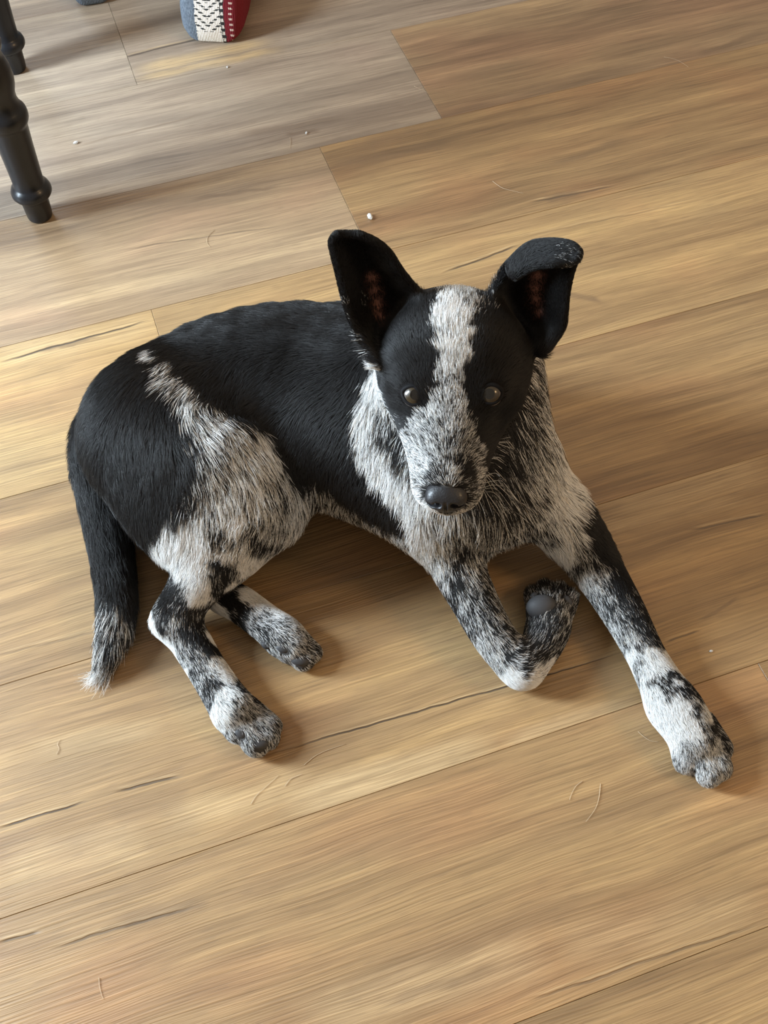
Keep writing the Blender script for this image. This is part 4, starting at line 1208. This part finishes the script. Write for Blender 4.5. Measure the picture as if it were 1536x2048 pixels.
for g, k in COMBINE:                                             # every limb melts into the trunk, never into another limb
    V = np.minimum(V, smin(core, G[g], k))
zz = fld.lo[2] + fld.v * np.arange(fld.n[2]); V = np.maximum(V, (0.0010 - zz)[None, None, :].astype(np.float32))
P, Fc = surface_nets(V, fld.lo, fld.v); P = relax(P, Fc, 10)
del G, core
rng = np.random.default_rng(7)
# --- value noise for the coat
_tab = rng.random((64, 64, 64)).astype(np.float32)
def vnoise(Q, s, o=0):
    q = Q * s + o; i = np.floor(q).astype(int); f = q - i; f = f * f * (3 - 2 * f); r = 0
    for c in np.ndindex(2, 2, 2):
        w = np.prod([np.where(c[d], f[:, d], 1 - f[:, d]) for d in range(3)], axis=0)
        r = r + w * _tab[(i[:, 0] + c[0]) % 64, (i[:, 1] + c[1]) % 64, (i[:, 2] + c[2]) % 64]
    return r
def gauss_mix(Q, pts, scale2, vals, hard):                        # soft nearest-neighbour blend of painted values
    Q = Q.astype(np.float32); A = pts.astype(np.float32); out = np.empty((len(Q), vals.shape[1]), np.float32); v = vals.astype(np.float32)
    a2 = (A * A).sum(1)
    for s in range(0, len(Q), 30000):
        q = Q[s:s + 30000]; d = (q * q).sum(1)[:, None] + a2[None] - 2 * (q @ A.T); np.maximum(d, 0, out=d)
        if hard: d = np.sqrt(d) / scale2[None]
        else: d = d / scale2[None]
        d -= d.min(1, keepdims=True); w = np.exp(-d * (4.5 if hard else 1.0)); out[s:s + 30000] = (w @ v) / w.sum(1)[:, None]
    return out
def coat_share(Q):
    W = Q - ORIGIN
    for d in range(3): W[:, d] += (vnoise(Q, 160, 7.3 * d + 1) - .5) * .006 + (vnoise(Q, 420, 3.1 * d + 2) - .5) * .003
    return gauss_mix(W, STROKES[:, :3] - ORIGIN, STROKES[:, 3].astype(np.float32), STROKES[:, 4:5], True)[:, 0].astype(float)
def lie(Q): return gauss_mix(Q - ORIGIN, FLOW[:, :3] - ORIGIN, np.full(len(FLOW), 2 * .012 ** 2, np.float32), FLOW[:, 3:7], False).astype(float)
def skin_mask(Q):
    return np.exp(-(((Q[:, None, :] - SKIN[None, :, :3]) ** 2).sum(-1) / SKIN[None, :, 3] ** 2)).max(1)
ORIGIN = P.mean(0)
NRM = mesh_normals(P, Fc)
dog = bpy.data.objects.new('dog', None); C.objects.link(dog); dog.location = (float(P[:, 0].mean()), float(P[:, 1].mean()), 0)
tag(dog, 'black and white speckled puppy lying on the plank floor, looking up at the camera', 'dog')
ORG = Matrix.Translation(dog.location).inverted()
def dog_part(name, Pm, Fm, m, parent=None, smooth=True):
    o = mesh_obj(name, np.asarray(Pm) - np.array(dog.location) if parent is None else Pm, Fm, m, parent or dog, smooth); return o
def coat_material(name, attr, rough, spec):
    m, nt, b = new_mat(name); a = nt.nodes.new('ShaderNodeAttribute'); a.attribute_name = attr
    nt.links.new(a.outputs['Color'], b.inputs['Base Color']); b.inputs['Roughness'].default_value = rough; b.inputs['Specular IOR Level'].default_value = spec
    return m
body = dog_part('body', P, Fc, coat_material('undercoat', 'coat', .9, .03))
share = coat_share(P); sk = skin_mask(P)
base = np.array([.011, .010, .010])[None] * (1 - share[:, None]) + np.array([.48, .465, .45])[None] * share[:, None] ** 2.4
base = base * (1 - sk[:, None]) + np.array([.26, .12, .09])[None] * sk[:, None]
ca = body.data.attributes.new('coat', 'FLOAT_COLOR', 'POINT')
ca.data.foreach_set('color', np.concatenate([base, np.ones((len(P), 1))], 1).astype(np.float32).ravel())
# --- coat of short hairs
tri = np.concatenate([Fc[:, [0, 1, 2]], Fc[:, [0, 2, 3]]])
ta, tb, tc_ = P[tri[:, 0]], P[tri[:, 1]], P[tri[:, 2]]
ar = .5 * np.linalg.norm(np.cross(tb - ta, tc_ - ta), axis=1); cen = (ta + tb + tc_) / 3
hl = np.clip(lie(P)[tri[:, 0], 3], .003, .03)
dens = (.011 / hl) ** 1.25
dens *= 1 - .97 * skin_mask(P)[tri[:, 0]]
for e, _a in EYES: dens *= np.linalg.norm(cen - np.array(e), axis=1) > .0098
nose_c = head(0, 71, -17)
dens *= np.linalg.norm((cen - nose_c) / np.array([.0150, .012, .012]), axis=1) > .95
for pd in PADS: dens *= np.linalg.norm(cen - np.array(pd[0]), axis=1) > pd[4] * .8
dens *= np.where(cen[:, 2] < .0025, 0, 1)
NH = 560000
prob = ar * dens; pick = rng.choice(len(tri), NH, p=prob / prob.sum())
r1 = np.sqrt(rng.random(NH)); r2 = rng.random(NH); bw = np.stack([1 - r1, r1 * (1 - r2), r1 * r2], 1)
root = (P[tri[pick]] * bw[:, :, None]).sum(1); nr = (NRM[tri[pick]] * bw[:, :, None]).sum(1); nr /= np.linalg.norm(nr, axis=1, keepdims=True) + 1e-9
D = lie(root); dr = D[:, :3] - nr * (D[:, :3] * nr).sum(1, keepdims=True); dr /= np.linalg.norm(dr, axis=1, keepdims=True) + 1e-9
side = np.cross(nr, dr)
clump = np.stack([vnoise(root, 130, 11) - .5, vnoise(root, 130, 23) - .5], 1)
dr = dr + side * (clump[:, :1] * .6 + rng.normal(0, .13, (NH, 1))); dr /= np.linalg.norm(dr, axis=1, keepdims=True)
Ln = np.clip(D[:, 3], .0025, .03) * (.70 + .5 * rng.random(NH)) * .95
lift = (.20 + .25 * rng.random(NH) + .16 * clump[:, 1])[:, None]
ps = coat_share(root)
mid = 4 * ps * (1 - ps)
tuft = (.46 * (vnoise(root, 170, 5) - .5) + .50 * (vnoise(root, 380, 9) - .5)) * np.clip((Ln - .003) / .004, .35, 1)
pw = np.clip((ps ** .95 + tuft * np.sqrt(mid) - .5) * (1 + .25 * mid) + .5, 0, 1); pw = np.where(ps < .045, 0, pw); pw = np.where(ps > .96, np.maximum(pw, .97), pw)
white = rng.random(NH) < pw
shade = rng.random((NH, 1))
wcol = np.array([.95, .94, .92])[None] * (.80 + .22 * shade); bcol = np.array([.0140, .0130, .0128])[None] * (.6 + .9 * shade)
tan = (rng.random(NH) < .05)[:, None]; wcol = np.where(tan, wcol * np.array([.97, .86, .72]), wcol)  # a few white hairs tinted tan, painting in warm bounced light
hc_ = np.where(white[:, None], wcol, bcol)
K = 3; tt = np.linspace(0, 1, K)
pts = root[:, None, :] - nr[:, None, :] * .0006 + Ln[:, None, None] * (dr[:, None, :] * tt[None, :, None] * .97 + nr[:, None, :] * (lift[:, None, :] * (tt - .55 * tt ** 2)[None, :, None]))
def depth(Q):                                                      # signed distance of points to the body
    q = (Q - fld.lo) / fld.v; i = np.clip(np.floor(q).astype(int), 0, fld.n - 2); f = q - i; r = 0
    for c in np.ndindex(2, 2, 2):
        r = r + np.prod([np.where(c[d], f[:, d], 1 - f[:, d]) for d in range(3)], axis=0) * V[i[:, 0] + c[0], i[:, 1] + c[1], i[:, 2] + c[2]]
    return r
for k_ in range(1, K):                                             # hairs in creases ride over the skin instead of into it
    dd = depth(pts[:, k_]); pts[:, k_] += nr * np.clip(.0007 * k_ - dd, 0, .012)[:, None]
pts[:, :, 2] = np.maximum(pts[:, :, 2], .0006)
rad = np.array([.000106, .000096, .000028])[None, :] * np.where(white, 1.1, 1.0)[:, None] * (.6 + .4 * np.clip(Ln / .010, .4, 1.3))[:, None]
hcv = bpy.data.hair_curves.new('fur'); hcv.add_curves([K] * NH)
hcv.attributes['position'].data.foreach_set('vector', (pts - np.array(dog.location)).astype(np.float32).ravel())
ra_ = hcv.attributes.get('radius') or hcv.attributes.new('radius', 'FLOAT', 'POINT'); ra_.data.foreach_set('value', rad.astype(np.float32).ravel())
co_ = hcv.attributes.new('haircol', 'FLOAT_COLOR', 'CURVE'); co_.data.foreach_set('color', np.concatenate([hc_, np.ones((NH, 1))], 1).astype(np.float32).ravel())
hcv.materials.append(coat_material('fur_hair', 'haircol', .48, .34))
fur = link(bpy.data.objects.new('fur', hcv), dog); fur['kind'] = 'stuff'; fur['label'] = 'short black and white ticked fur'
# --- eyes
m_sclera = plain('eye_white', (.10, .085, .08), .25, .5, .5); m_iris = plain('iris', (.034, .023, .011), .35, .35, .6, (900, .2, .0002)); m_pupil = plain('pupil', (.002, .002, .002), .15, .4, .7); m_lid = plain('eyelid_skin', (.007, .0065, .007), .7, .12)
def cap(c, ax_, r, ang, seg=28, rings=8):
    ax_ = Vector(ax_).normalized(); s = ax_.orthogonal().normalized(); t = ax_.cross(s); V_ = [tuple(Vector(c) + ax_ * r)]; F_ = []
    for i in range(1, rings + 1):
        th = ang * i / rings
        for k in range(seg):
            a = 2 * math.pi * k / seg; V_.append(tuple(Vector(c) + (ax_ * math.cos(th) + (s * math.cos(a) + t * math.sin(a)) * math.sin(th)) * r))
    for k in range(seg): F_.append((0, 1 + k, 1 + (k + 1) % seg))
    for i in range(rings - 1):
        for k in range(seg): F_.append((1 + i * seg + k, 1 + (i + 1) * seg + k, 1 + (i + 1) * seg + (k + 1) % seg, 1 + i * seg + (k + 1) % seg))
    return V_, F_
camera_point = np.array([0, 0, .80])
for ei, (e, lid_axis) in enumerate(EYES):
    lid_axis = np.array(lid_axis)
    gaze = camera_point - np.array(e); gaze /= np.linalg.norm(gaze); R_ = .0093
    V_, F_ = cap(e, gaze, R_, math.pi * .98, 32, 20)
    eye = dog_part('eye', V_, F_, m_sclera); eye['label'] = 'amber brown eye'
    loc = np.array(dog.location)
    V_, F_ = cap(np.array(e) - loc, gaze, R_ + .0002, math.asin(7.0 / 9.5)); mesh_obj('iris', V_, F_, m_iris, eye)
    V_, F_ = cap(np.array(e) - loc, gaze, R_ + .0004, math.asin(3.7 / 9.7)); mesh_obj('pupil', V_, F_, m_pupil, eye)
    # lids: almond ring with a heavier upper edge
    X_ = HEAD[1] - lid_axis * (HEAD[1] @ lid_axis); X_ /= np.linalg.norm(X_); Y_ = np.cross(lid_axis, X_); Y_ = Y_ if Y_[2] > 0 else -Y_
    sgn = -1 if ei == 0 else 1; tilt = math.radians(14) * sgn
    X2 = X_ * math.cos(tilt) + Y_ * math.sin(tilt); Y2 = -X_ * math.sin(tilt) + Y_ * math.cos(tilt)
    ring, rr_ = [], []
    for k in range(36):
        a = 2 * math.pi * k / 36; ca_, sa_ = math.cos(a), math.sin(a)
        lx = .0072 * ca_; ly = (.0060 if sa_ > 0 else .0056) * sa_ * (1 - .22 * ca_ * ca_)
        h_ = math.sqrt(max(R_ ** 2 - lx * lx - ly * ly, 1e-7))
        ring.append(np.array(e) + X2 * lx * 1.12 + Y2 * ly * 1.1 + lid_axis * (h_ - .0002)); rr_.append(.0015 if sa_ > 0 else .0011)
    n = len(ring); V_, F_ = [], []
    for k in range(n):
        d = ring[(k + 1) % n] - ring[k - 1]; d /= np.linalg.norm(d); s_ = np.cross(d, lid_axis); s_ /= np.linalg.norm(s_)
        for j in range(8):
            a = 2 * math.pi * j / 8; V_.append(ring[k] + (s_ * math.cos(a) * 1.2 + lid_axis * math.sin(a) * .8) * rr_[k])
    for k in range(n):
        for j in range(8): F_.append((k * 8 + j, k * 8 + (j + 1) % 8, ((k + 1) % n) * 8 + (j + 1) % 8, ((k + 1) % n) * 8 + j))
    dog_part('eyelid', V_, F_, m_lid)
# --- nose with nostrils
m_nose = plain('nose_leather', (.014, .0135, .0155), .45, .45, .08, (900, .6, .0004))
NC = head(0, 69, -16); ca, sa = math.cos(math.radians(26)), math.sin(math.radians(26))
NA = np.array([HEAD[1], HEAD[2] * ca + HEAD[3] * sa, HEAD[3] * ca - HEAD[2] * sa])   # nose leather tips upward a little
def np_(x, y, z): return (NC + (NA[0] * x + NA[1] * y + NA[2] * z) / 1000.0).tolist()
def nM(r): return (NA / (np.array(r)[:, None] / 1000)).tolist()
nf = Field(NC - .026, NC + .026, .0008)
nP = [('E', 'n', .004, np_(0, 0, 1), nM((13.0, 8.5, 9.5))), ('E', 'n', .004, np_(0, 4, -3), nM((9.5, 7.0, 9))), ('E', 'n', .004, np_(-7.8, 2.5, -2), nM((6.4, 7.2, 7.4))), ('E', 'n', .004, np_(7.8, 2.5, -2), nM((6.4, 7.2, 7.4))),
      ('X', 'n', .0012, np_(-5.6, 10, -3.2), nM((2.7, 5.0, 2.3))), ('X', 'n', .0012, np_(5.6, 10, -3.2), nM((2.7, 5.0, 2.3))), ('X', 'n', .0012, np_(-10, 7.5, -4.6), nM((3.4, 4, 1.3))), ('X', 'n', .0012, np_(10, 7.5, -4.6), nM((3.4, 4, 1.3))), ('X', 'n', .0014, np_(0, 12, -8), nM((.9, 4, 8)))]
nV = eval_prims(nf, nP)['n']; Pn, Fn = surface_nets(nV, nf.lo, nf.v); Pn = relax(Pn, Fn, 6)
nose = dog_part('nose', Pn, Fn, m_nose); nose['label'] = 'black leathery nose'
# --- paw pads, claws, whiskers
m_pad = plain('pad_leather', (.046, .045, .047), .62, .35, 0, (1400, .3, .0002)); m_claw = plain('claw_horn', (.022, .020, .020), .35, .5); m_whisk = plain('whisker', (.62, .60, .56), .4, .4)
for c, X_, Y_, Z_, rx, ry in PADS:
    V_, F_ = cap((0, 0, 0), (0, 0, 1), 1, math.pi * .97, 24, 14)
    V_ = [tuple(np.array(c) + np.array(X_) * v[0] * rx + np.array(Y_) * v[1] * ry + np.array(Z_) * v[2] * min(rx, ry) * .75) for v in V_]
    dog_part('paw_pad', V_, F_, m_pad)['label'] = 'grey leathery paw pad'
for a, b_, r in CLAWS:
    a, b_ = np.array(a), np.array(b_); d = b_ - a; P4 = [a - d * .5, a, a + d * .5 + np.array([0, 0, .0008]), b_]
    V_, F_ = tube(P4, [r * .9, r, r * .7, r * .18], 8); dog_part('claw', V_, F_, m_claw)['label'] = 'dark claw'
for w in WHISKERS:
    Q = catmull(np.array(w), 10); V_, F_ = tube(Q, np.linspace(.00028, .0001, 10), 5); dog_part('whisker', V_, F_, m_whisk)
# ================================================================ chair with turned black legs
FEET = [[-0.3575,0.9155,0],[-0.426,1.1736,0]]
m_black = plain('black_satin_paint', (.010, .0115, .0155), .34, .35, .08, (40, .05, .001))
prof = [(0, .0118), (.0008, .0126), (.003, .0132), (.026, .0144), (.0275, .0160), (.0295, .0190), (.0325, .0208), (.0360, .0209), (.0395, .0197), (.0425, .0172), (.0440, .0156), (.06, .0161), (.09, .0172), (.113, .0184), (.1155, .0188), (.118, .0205), (.1215, .0220), (.126, .0224), (.1305, .0217), (.134, .0196), (.137, .0180), (.143, .0166), (.150, .0168), (.159, .0195), (.167, .0206), (.177, .0198), (.187, .0172), (.193, .0160), (.197, .0185), (.203, .0200), (.209, .0185), (.213, .0165), (.26, .0185), (.34, .0195), (.40, .0170), (.442, .0150)]
Vl, Fl = lathe(prof)
leg_me = bpy.data.meshes.new('leg'); leg_me.from_pydata(Vl, [], Fl); leg_me.update(); leg_me.materials.append(m_black)
leg_me.polygons.foreach_set('use_smooth', np.ones(len(leg_me.polygons), bool))
f1, f2 = Vector(FEET[0]), Vector(FEET[1]); bd = (f2 - f1).normalized(); lf = Vector((-bd.y, bd.x, 0)) * .30
f4, f3 = f1 + lf, f2 + lf; mid_ = (f1 + f2 + f3 + f4) / 4
chair = bpy.data.objects.new('chair', None); C.objects.link(chair); chair.location = (mid_.x, mid_.y, 0)
tag(chair, 'black wooden chair with turned legs at the left edge of the floor', 'chair')
for f in (f1, f2, f3, f4):
    o = link(bpy.data.objects.new('leg', leg_me), chair); o.location = (f.x - mid_.x, f.y - mid_.y, .0002)
hx, hy = .17, .155; V_, F_ = [], []
for z_, s_ in ((.438, .97), (.442, 1.0), (.462, 1.0), (.468, .97)):
    for k in range(48):
        a = 2 * math.pi * k / 48; c_, s2 = math.cos(a), math.sin(a); q = (abs(c_) ** 4 + abs(s2) ** 4) ** -.25
        v = Vector((bd.x, bd.y, 0)) * c_ * q * hx * s_ + lf.normalized() * s2 * q * (hy + .02) * s_; V_.append((v.x, v.y, z_))
for r_ in range(3):
    for k in range(48): F_.append((r_ * 48 + k, r_ * 48 + (k + 1) % 48, r_ * 48 + 48 + (k + 1) % 48, r_ * 48 + 48 + k))
F_.append(tuple(range(48))[::-1]); F_.append(tuple(range(144, 192)))
mesh_obj('seat', V_, F_, m_black, chair, smooth=False)
# ================================================================ knitted slipper socks at the top edge
SOCK = [[-0.1926,1.2132,0],[-0.3465,1.2993,0]]
def knit_material(name, patterned):
    m, nt, b = new_mat(name); L = nt.links.new
    def N(t, **kw):
        n = nt.nodes.new(t)
        for k, v in kw.items(): setattr(n, k, v)
        return n
    def M(op, a, c=None):
        n = N('ShaderNodeMath', operation=op)
        for i, v in enumerate((a, c)):
            if v is None: continue
            if isinstance(v, (int, float)): n.inputs[i].default_value = v
            else: L(v, n.inputs[i])
        return n.outputs[0]
    tc = N('ShaderNodeTexCoord'); sep = N('ShaderNodeSeparateXYZ'); L(tc.outputs['Object'], sep.inputs[0])
    ns = N('ShaderNodeTexNoise'); ns.inputs['Scale'].default_value = 420; L(tc.outputs['Object'], ns.inputs['Vector'])
    x = M('ADD', sep.outputs[0], M('MULTIPLY', M('SUBTRACT', ns.outputs[0], .5), .004)); z = M('ADD', sep.outputs[2], M('MULTIPLY', sep.outputs[1], .7))
    def mix(f, a, c):
        n = N('ShaderNodeMix', data_type='RGBA'); L(f, n.inputs[0])
        for i, v in ((6, a), (7, c)):
            if isinstance(v, tuple): n.inputs[i].default_value = (*v, 1)
            else: L(v, n.inputs[i])
        return n.outputs[2]
    grey = mix(ns.outputs[0], (.03, .042, .06), (.22, .25, .29))
    if patterned:
        cell = .0058
        def tri_(v, p): return M('PINGPONG', v, p)
        zig = M('LESS_THAN', M('ABSOLUTE', M('SUBTRACT', tri_(M('ADD', z, M('MULTIPLY', tri_(M('SUBTRACT', x, -.017), .0145), .9)), .0105), .0052)), .0021)
        stitch = M('GREATER_THAN', M('FRACT', M('MULTIPLY', z, 1 / .0042)), .38)
        zig = M('MULTIPLY', zig, stitch)
        rim = M('GREATER_THAN', z, .016)
        white = mix(M('MULTIPLY', zig, rim), (.72, .66, .58), (.045, .045, .045))
        dots = M('MULTIPLY', M('GREATER_THAN', M('FRACT', M('MULTIPLY', z, 1 / .0085)), .5), M('LESS_THAN', M('ABSOLUTE', M('SUBTRACT', x, .0155)), .0016))
        edge = mix(dots, (.035, .033, .033), (.6, .56, .5))
        d2 = M('MULTIPLY', M('GREATER_THAN', M('FRACT', M('MULTIPLY', z, 1 / .007)), .62), M('LESS_THAN', M('ABSOLUTE', M('SUBTRACT', tri_(M('SUBTRACT', x, .017), .0085), .0078)), .0011))
        redc = mix(d2, (.17, .018, .026), (.62, .50, .45))
        col = mix(M('GREATER_THAN', x, -.0175), grey, white)
        col = mix(M('GREATER_THAN', x, .0130), col, edge); col = mix(M('GREATER_THAN', x, .0178), col, redc)
    else: col = grey
    L(col, b.inputs['Base Color']); b.inputs['Roughness'].default_value = .95; b.inputs['Specular IOR Level'].default_value = .15
    W = N('ShaderNodeTexWave'); W.inputs['Scale'].default_value = 160; W.inputs['Distortion'].default_value = 2.0; L(tc.outputs['Object'], W.inputs['Vector'])
    B = N('ShaderNodeBump'); B.inputs['Strength'].default_value = .45; B.inputs['Distance'].default_value = .0010
    L(M('ADD', W.outputs[1], M('MULTIPLY', ns.outputs[0], 1.4)), B.inputs['Height']); L(B.outputs[0], b.inputs['Normal'])
    return m
def sock(pos, rot, w, m, label):
    rows = []; prof_ = [(0, .62, .50), (.003, .80, .68), (.009, .93, .84), (.02, 1, .95), (.05, 1.03, 1.08), (.10, .98, 1.25), (.15, .90, 1.5), (.19, .86, 1.75), (.215, .80, 1.6), (.228, .6, 1.2)]
    S_ = 40; V_, F_ = [], []
    for y_, sw, sh in prof_:
        hgt = .062 * sh
        for k in range(S_):
            a = 2 * math.pi * k / S_; c_, s_ = math.cos(a), math.sin(a); e_ = .62
            X_ = math.copysign(abs(c_) ** e_, c_) * w * .5 * sw; Z_ = math.copysign(abs(s_) ** .72, s_) * hgt * .5
            zc = .031 + (hgt - .062) * .5
            V_.append((X_, y_, max(Z_ + zc, .0006) if y_ > .002 else max(Z_ + zc, .004)))
    for r_ in range(len(prof_) - 1):
        for k in range(S_): F_.append((r_ * S_ + k, r_ * S_ + (k + 1) % S_, (r_ + 1) * S_ + (k + 1) % S_, (r_ + 1) * S_ + k))
    F_.append(tuple(range(S_))[::-1]); F_.append(tuple(range((len(prof_) - 1) * S_, len(prof_) * S_)))
    V_, F_ = V_, [f[::-1] for f in F_]
    o = mesh_obj('knit_slipper_sock', V_, F_, m); o.location = (pos[0], pos[1], 0); o.rotation_euler = (0, 0, rot); tag(o, label, 'slipper sock', 'knitted slipper socks at the top edge'); return o
sock(SOCK[0], -.12, .078, knit_material('knit_pattern', True), 'knitted slipper sock with grey, black-and-white patterned and red bands')
sock(SOCK[1], .25, .056, knit_material('knit_grey', False), 'plain dark grey knitted slipper sock at the top left edge')
# ================================================================ stray hairs and crumbs
STRAYS = [
    [[[0.1268,0.9515,0.0006],[0.1367,0.9399,0.0006],[0.1486,0.9346,0.0006],[0.159,0.9303,0.0006]],"pale curved dog hair on the floor above and between the dog's ears"],
    [[[0.3468,1.163,0.0006],[0.3563,1.1597,0.0006],[0.3642,1.1535,0.0006],[0.3723,1.1426,0.0006]],'pale dog hair lying near the top right corner of the floor'],
    [[[-0.1707,0.8863,0.0006],[-0.1764,0.8775,0.0006],[-0.1768,0.8678,0.0006],[-0.1733,0.861,0.0006]],'hooked dog hair on the floor up and right of the near chair leg'],
    [[[0.1431,0.281,0.0006],[0.1378,0.2773,0.0006],[0.1337,0.2713,0.0006],[0.1317,0.2668,0.0006]],'short curved dog hair on the floor left of the outstretched paw'],
    [[[0.1562,0.2787,0.0006],[0.1537,0.2681,0.0006],[0.1497,0.2595,0.0006],[0.1419,0.2504,0.0006]],'long curved dog hair on the floor below and left of outstretched paw'],
    [[[-0.1043,0.2701,0.0006],[-0.1009,0.2761,0.0006],[-0.0944,0.2824,0.0006],[-0.0842,0.2918,0.0006]],'pale curved dog hair below the nearest hind paw'],
    [[[-0.0794,0.2832,0.0006],[-0.0758,0.2881,0.0006],[-0.0714,0.2903,0.0006],[-0.0669,0.2921,0.0006]],'short pale dog hair right of and below the nearest hind paw'],
    [[[-0.0655,0.2991,0.0006],[-0.0573,0.306,0.0006],[-0.0478,0.3105,0.0006],[-0.0344,0.315,0.0006]],'pale dog hair lying along the grain right of nearest hind paw'],
    [[[0.048,1.1202,0.0006],[0.0537,1.1153,0.0006],[0.0582,1.1123,0.0006],[0.0638,1.1065,0.0006]],'straight pale dog hair beside the plank end joint top centre'],
    [[[-0.0946,1.0332,0.0006],[-0.0938,1.0262,0.0006],[-0.0942,1.0194,0.0006],[-0.0941,1.0143,0.0006]],'tiny upright dog hair on grey plank right of chair legs'],
    [[[-0.2548,0.313,0.0006],[-0.2534,0.317,0.0006],[-0.2552,0.3211,0.0006],[-0.2538,0.3251,0.0006]],'faint dog hair on the floor left of the nearest hind paw'],
    [[[-0.2029,0.1519,0.0006],[-0.2019,0.1465,0.0006],[-0.2004,0.1423,0.0006],[-0.1985,0.1382,0.0006]],'faint dog hair near the bottom left corner of the floor'],
    [[[0.1902,0.3189,0.0006],[0.1935,0.3151,0.0006],[0.1982,0.3114,0.0006],[0.2041,0.31,0.0006]],'faint curved dog hair just left of the outstretched paw'],
]
CRUMBS = [
    [[-0.0067,0.8991,-0],0.0042,'small white crumb on the floor above the left ear'],
    [[-0.3352,1.0333,0],0.003,'white crumb on the floor right of the near chair leg'],
    [[-0.0762,1.0402,0],0.002,'tiny white speck on the grey plank at top centre'],
    [[-0.1724,1.1657,0],0.0018,'tiny white speck below the yellow plank edge at top'],
    [[0.2586,0.385,0],0.0016,'tiny pale speck on the floor right of the outstretched foreleg'],
]
m_stray = plain('shed_hair', (.62, .48, .33), .5, .4); m_crumb = plain('crumb_white', (.72, .74, .74), .4, .5)
for pts_, lab in STRAYS:
    Q = catmull(np.array(pts_), 14); V_, F_ = tube(Q, np.linspace(.00022, .00012, 14), 5); o = mesh_obj('stray_hair', V_, F_, m_stray); tag(o, lab, 'hair', 'stray dog hairs on the floor')
for p_, r_, lab in CRUMBS:
    bm = bmesh.new(); bmesh.ops.create_icosphere(bm, subdivisions=2, radius=r_)
    rn = random.Random(lab)
    for v in bm.verts: v.co = Vector((v.co.x * 1.0, v.co.y * .62, v.co.z * .45)) * (1 + rn.uniform(-.18, .18))
    zmin = min(v.co.z for v in bm.verts)
    for v in bm.verts: v.co.z -= zmin - .0001
    me = bpy.data.meshes.new('crumb'); bm.to_mesh(me); bm.free(); me.materials.append(m_crumb)
    o = link(bpy.data.objects.new('crumb', me)); o.location = (p_[0], p_[1], 0); o.rotation_euler = (0, 0, rn.uniform(0, 3)); tag(o, lab, 'crumb', 'crumbs on the floor')
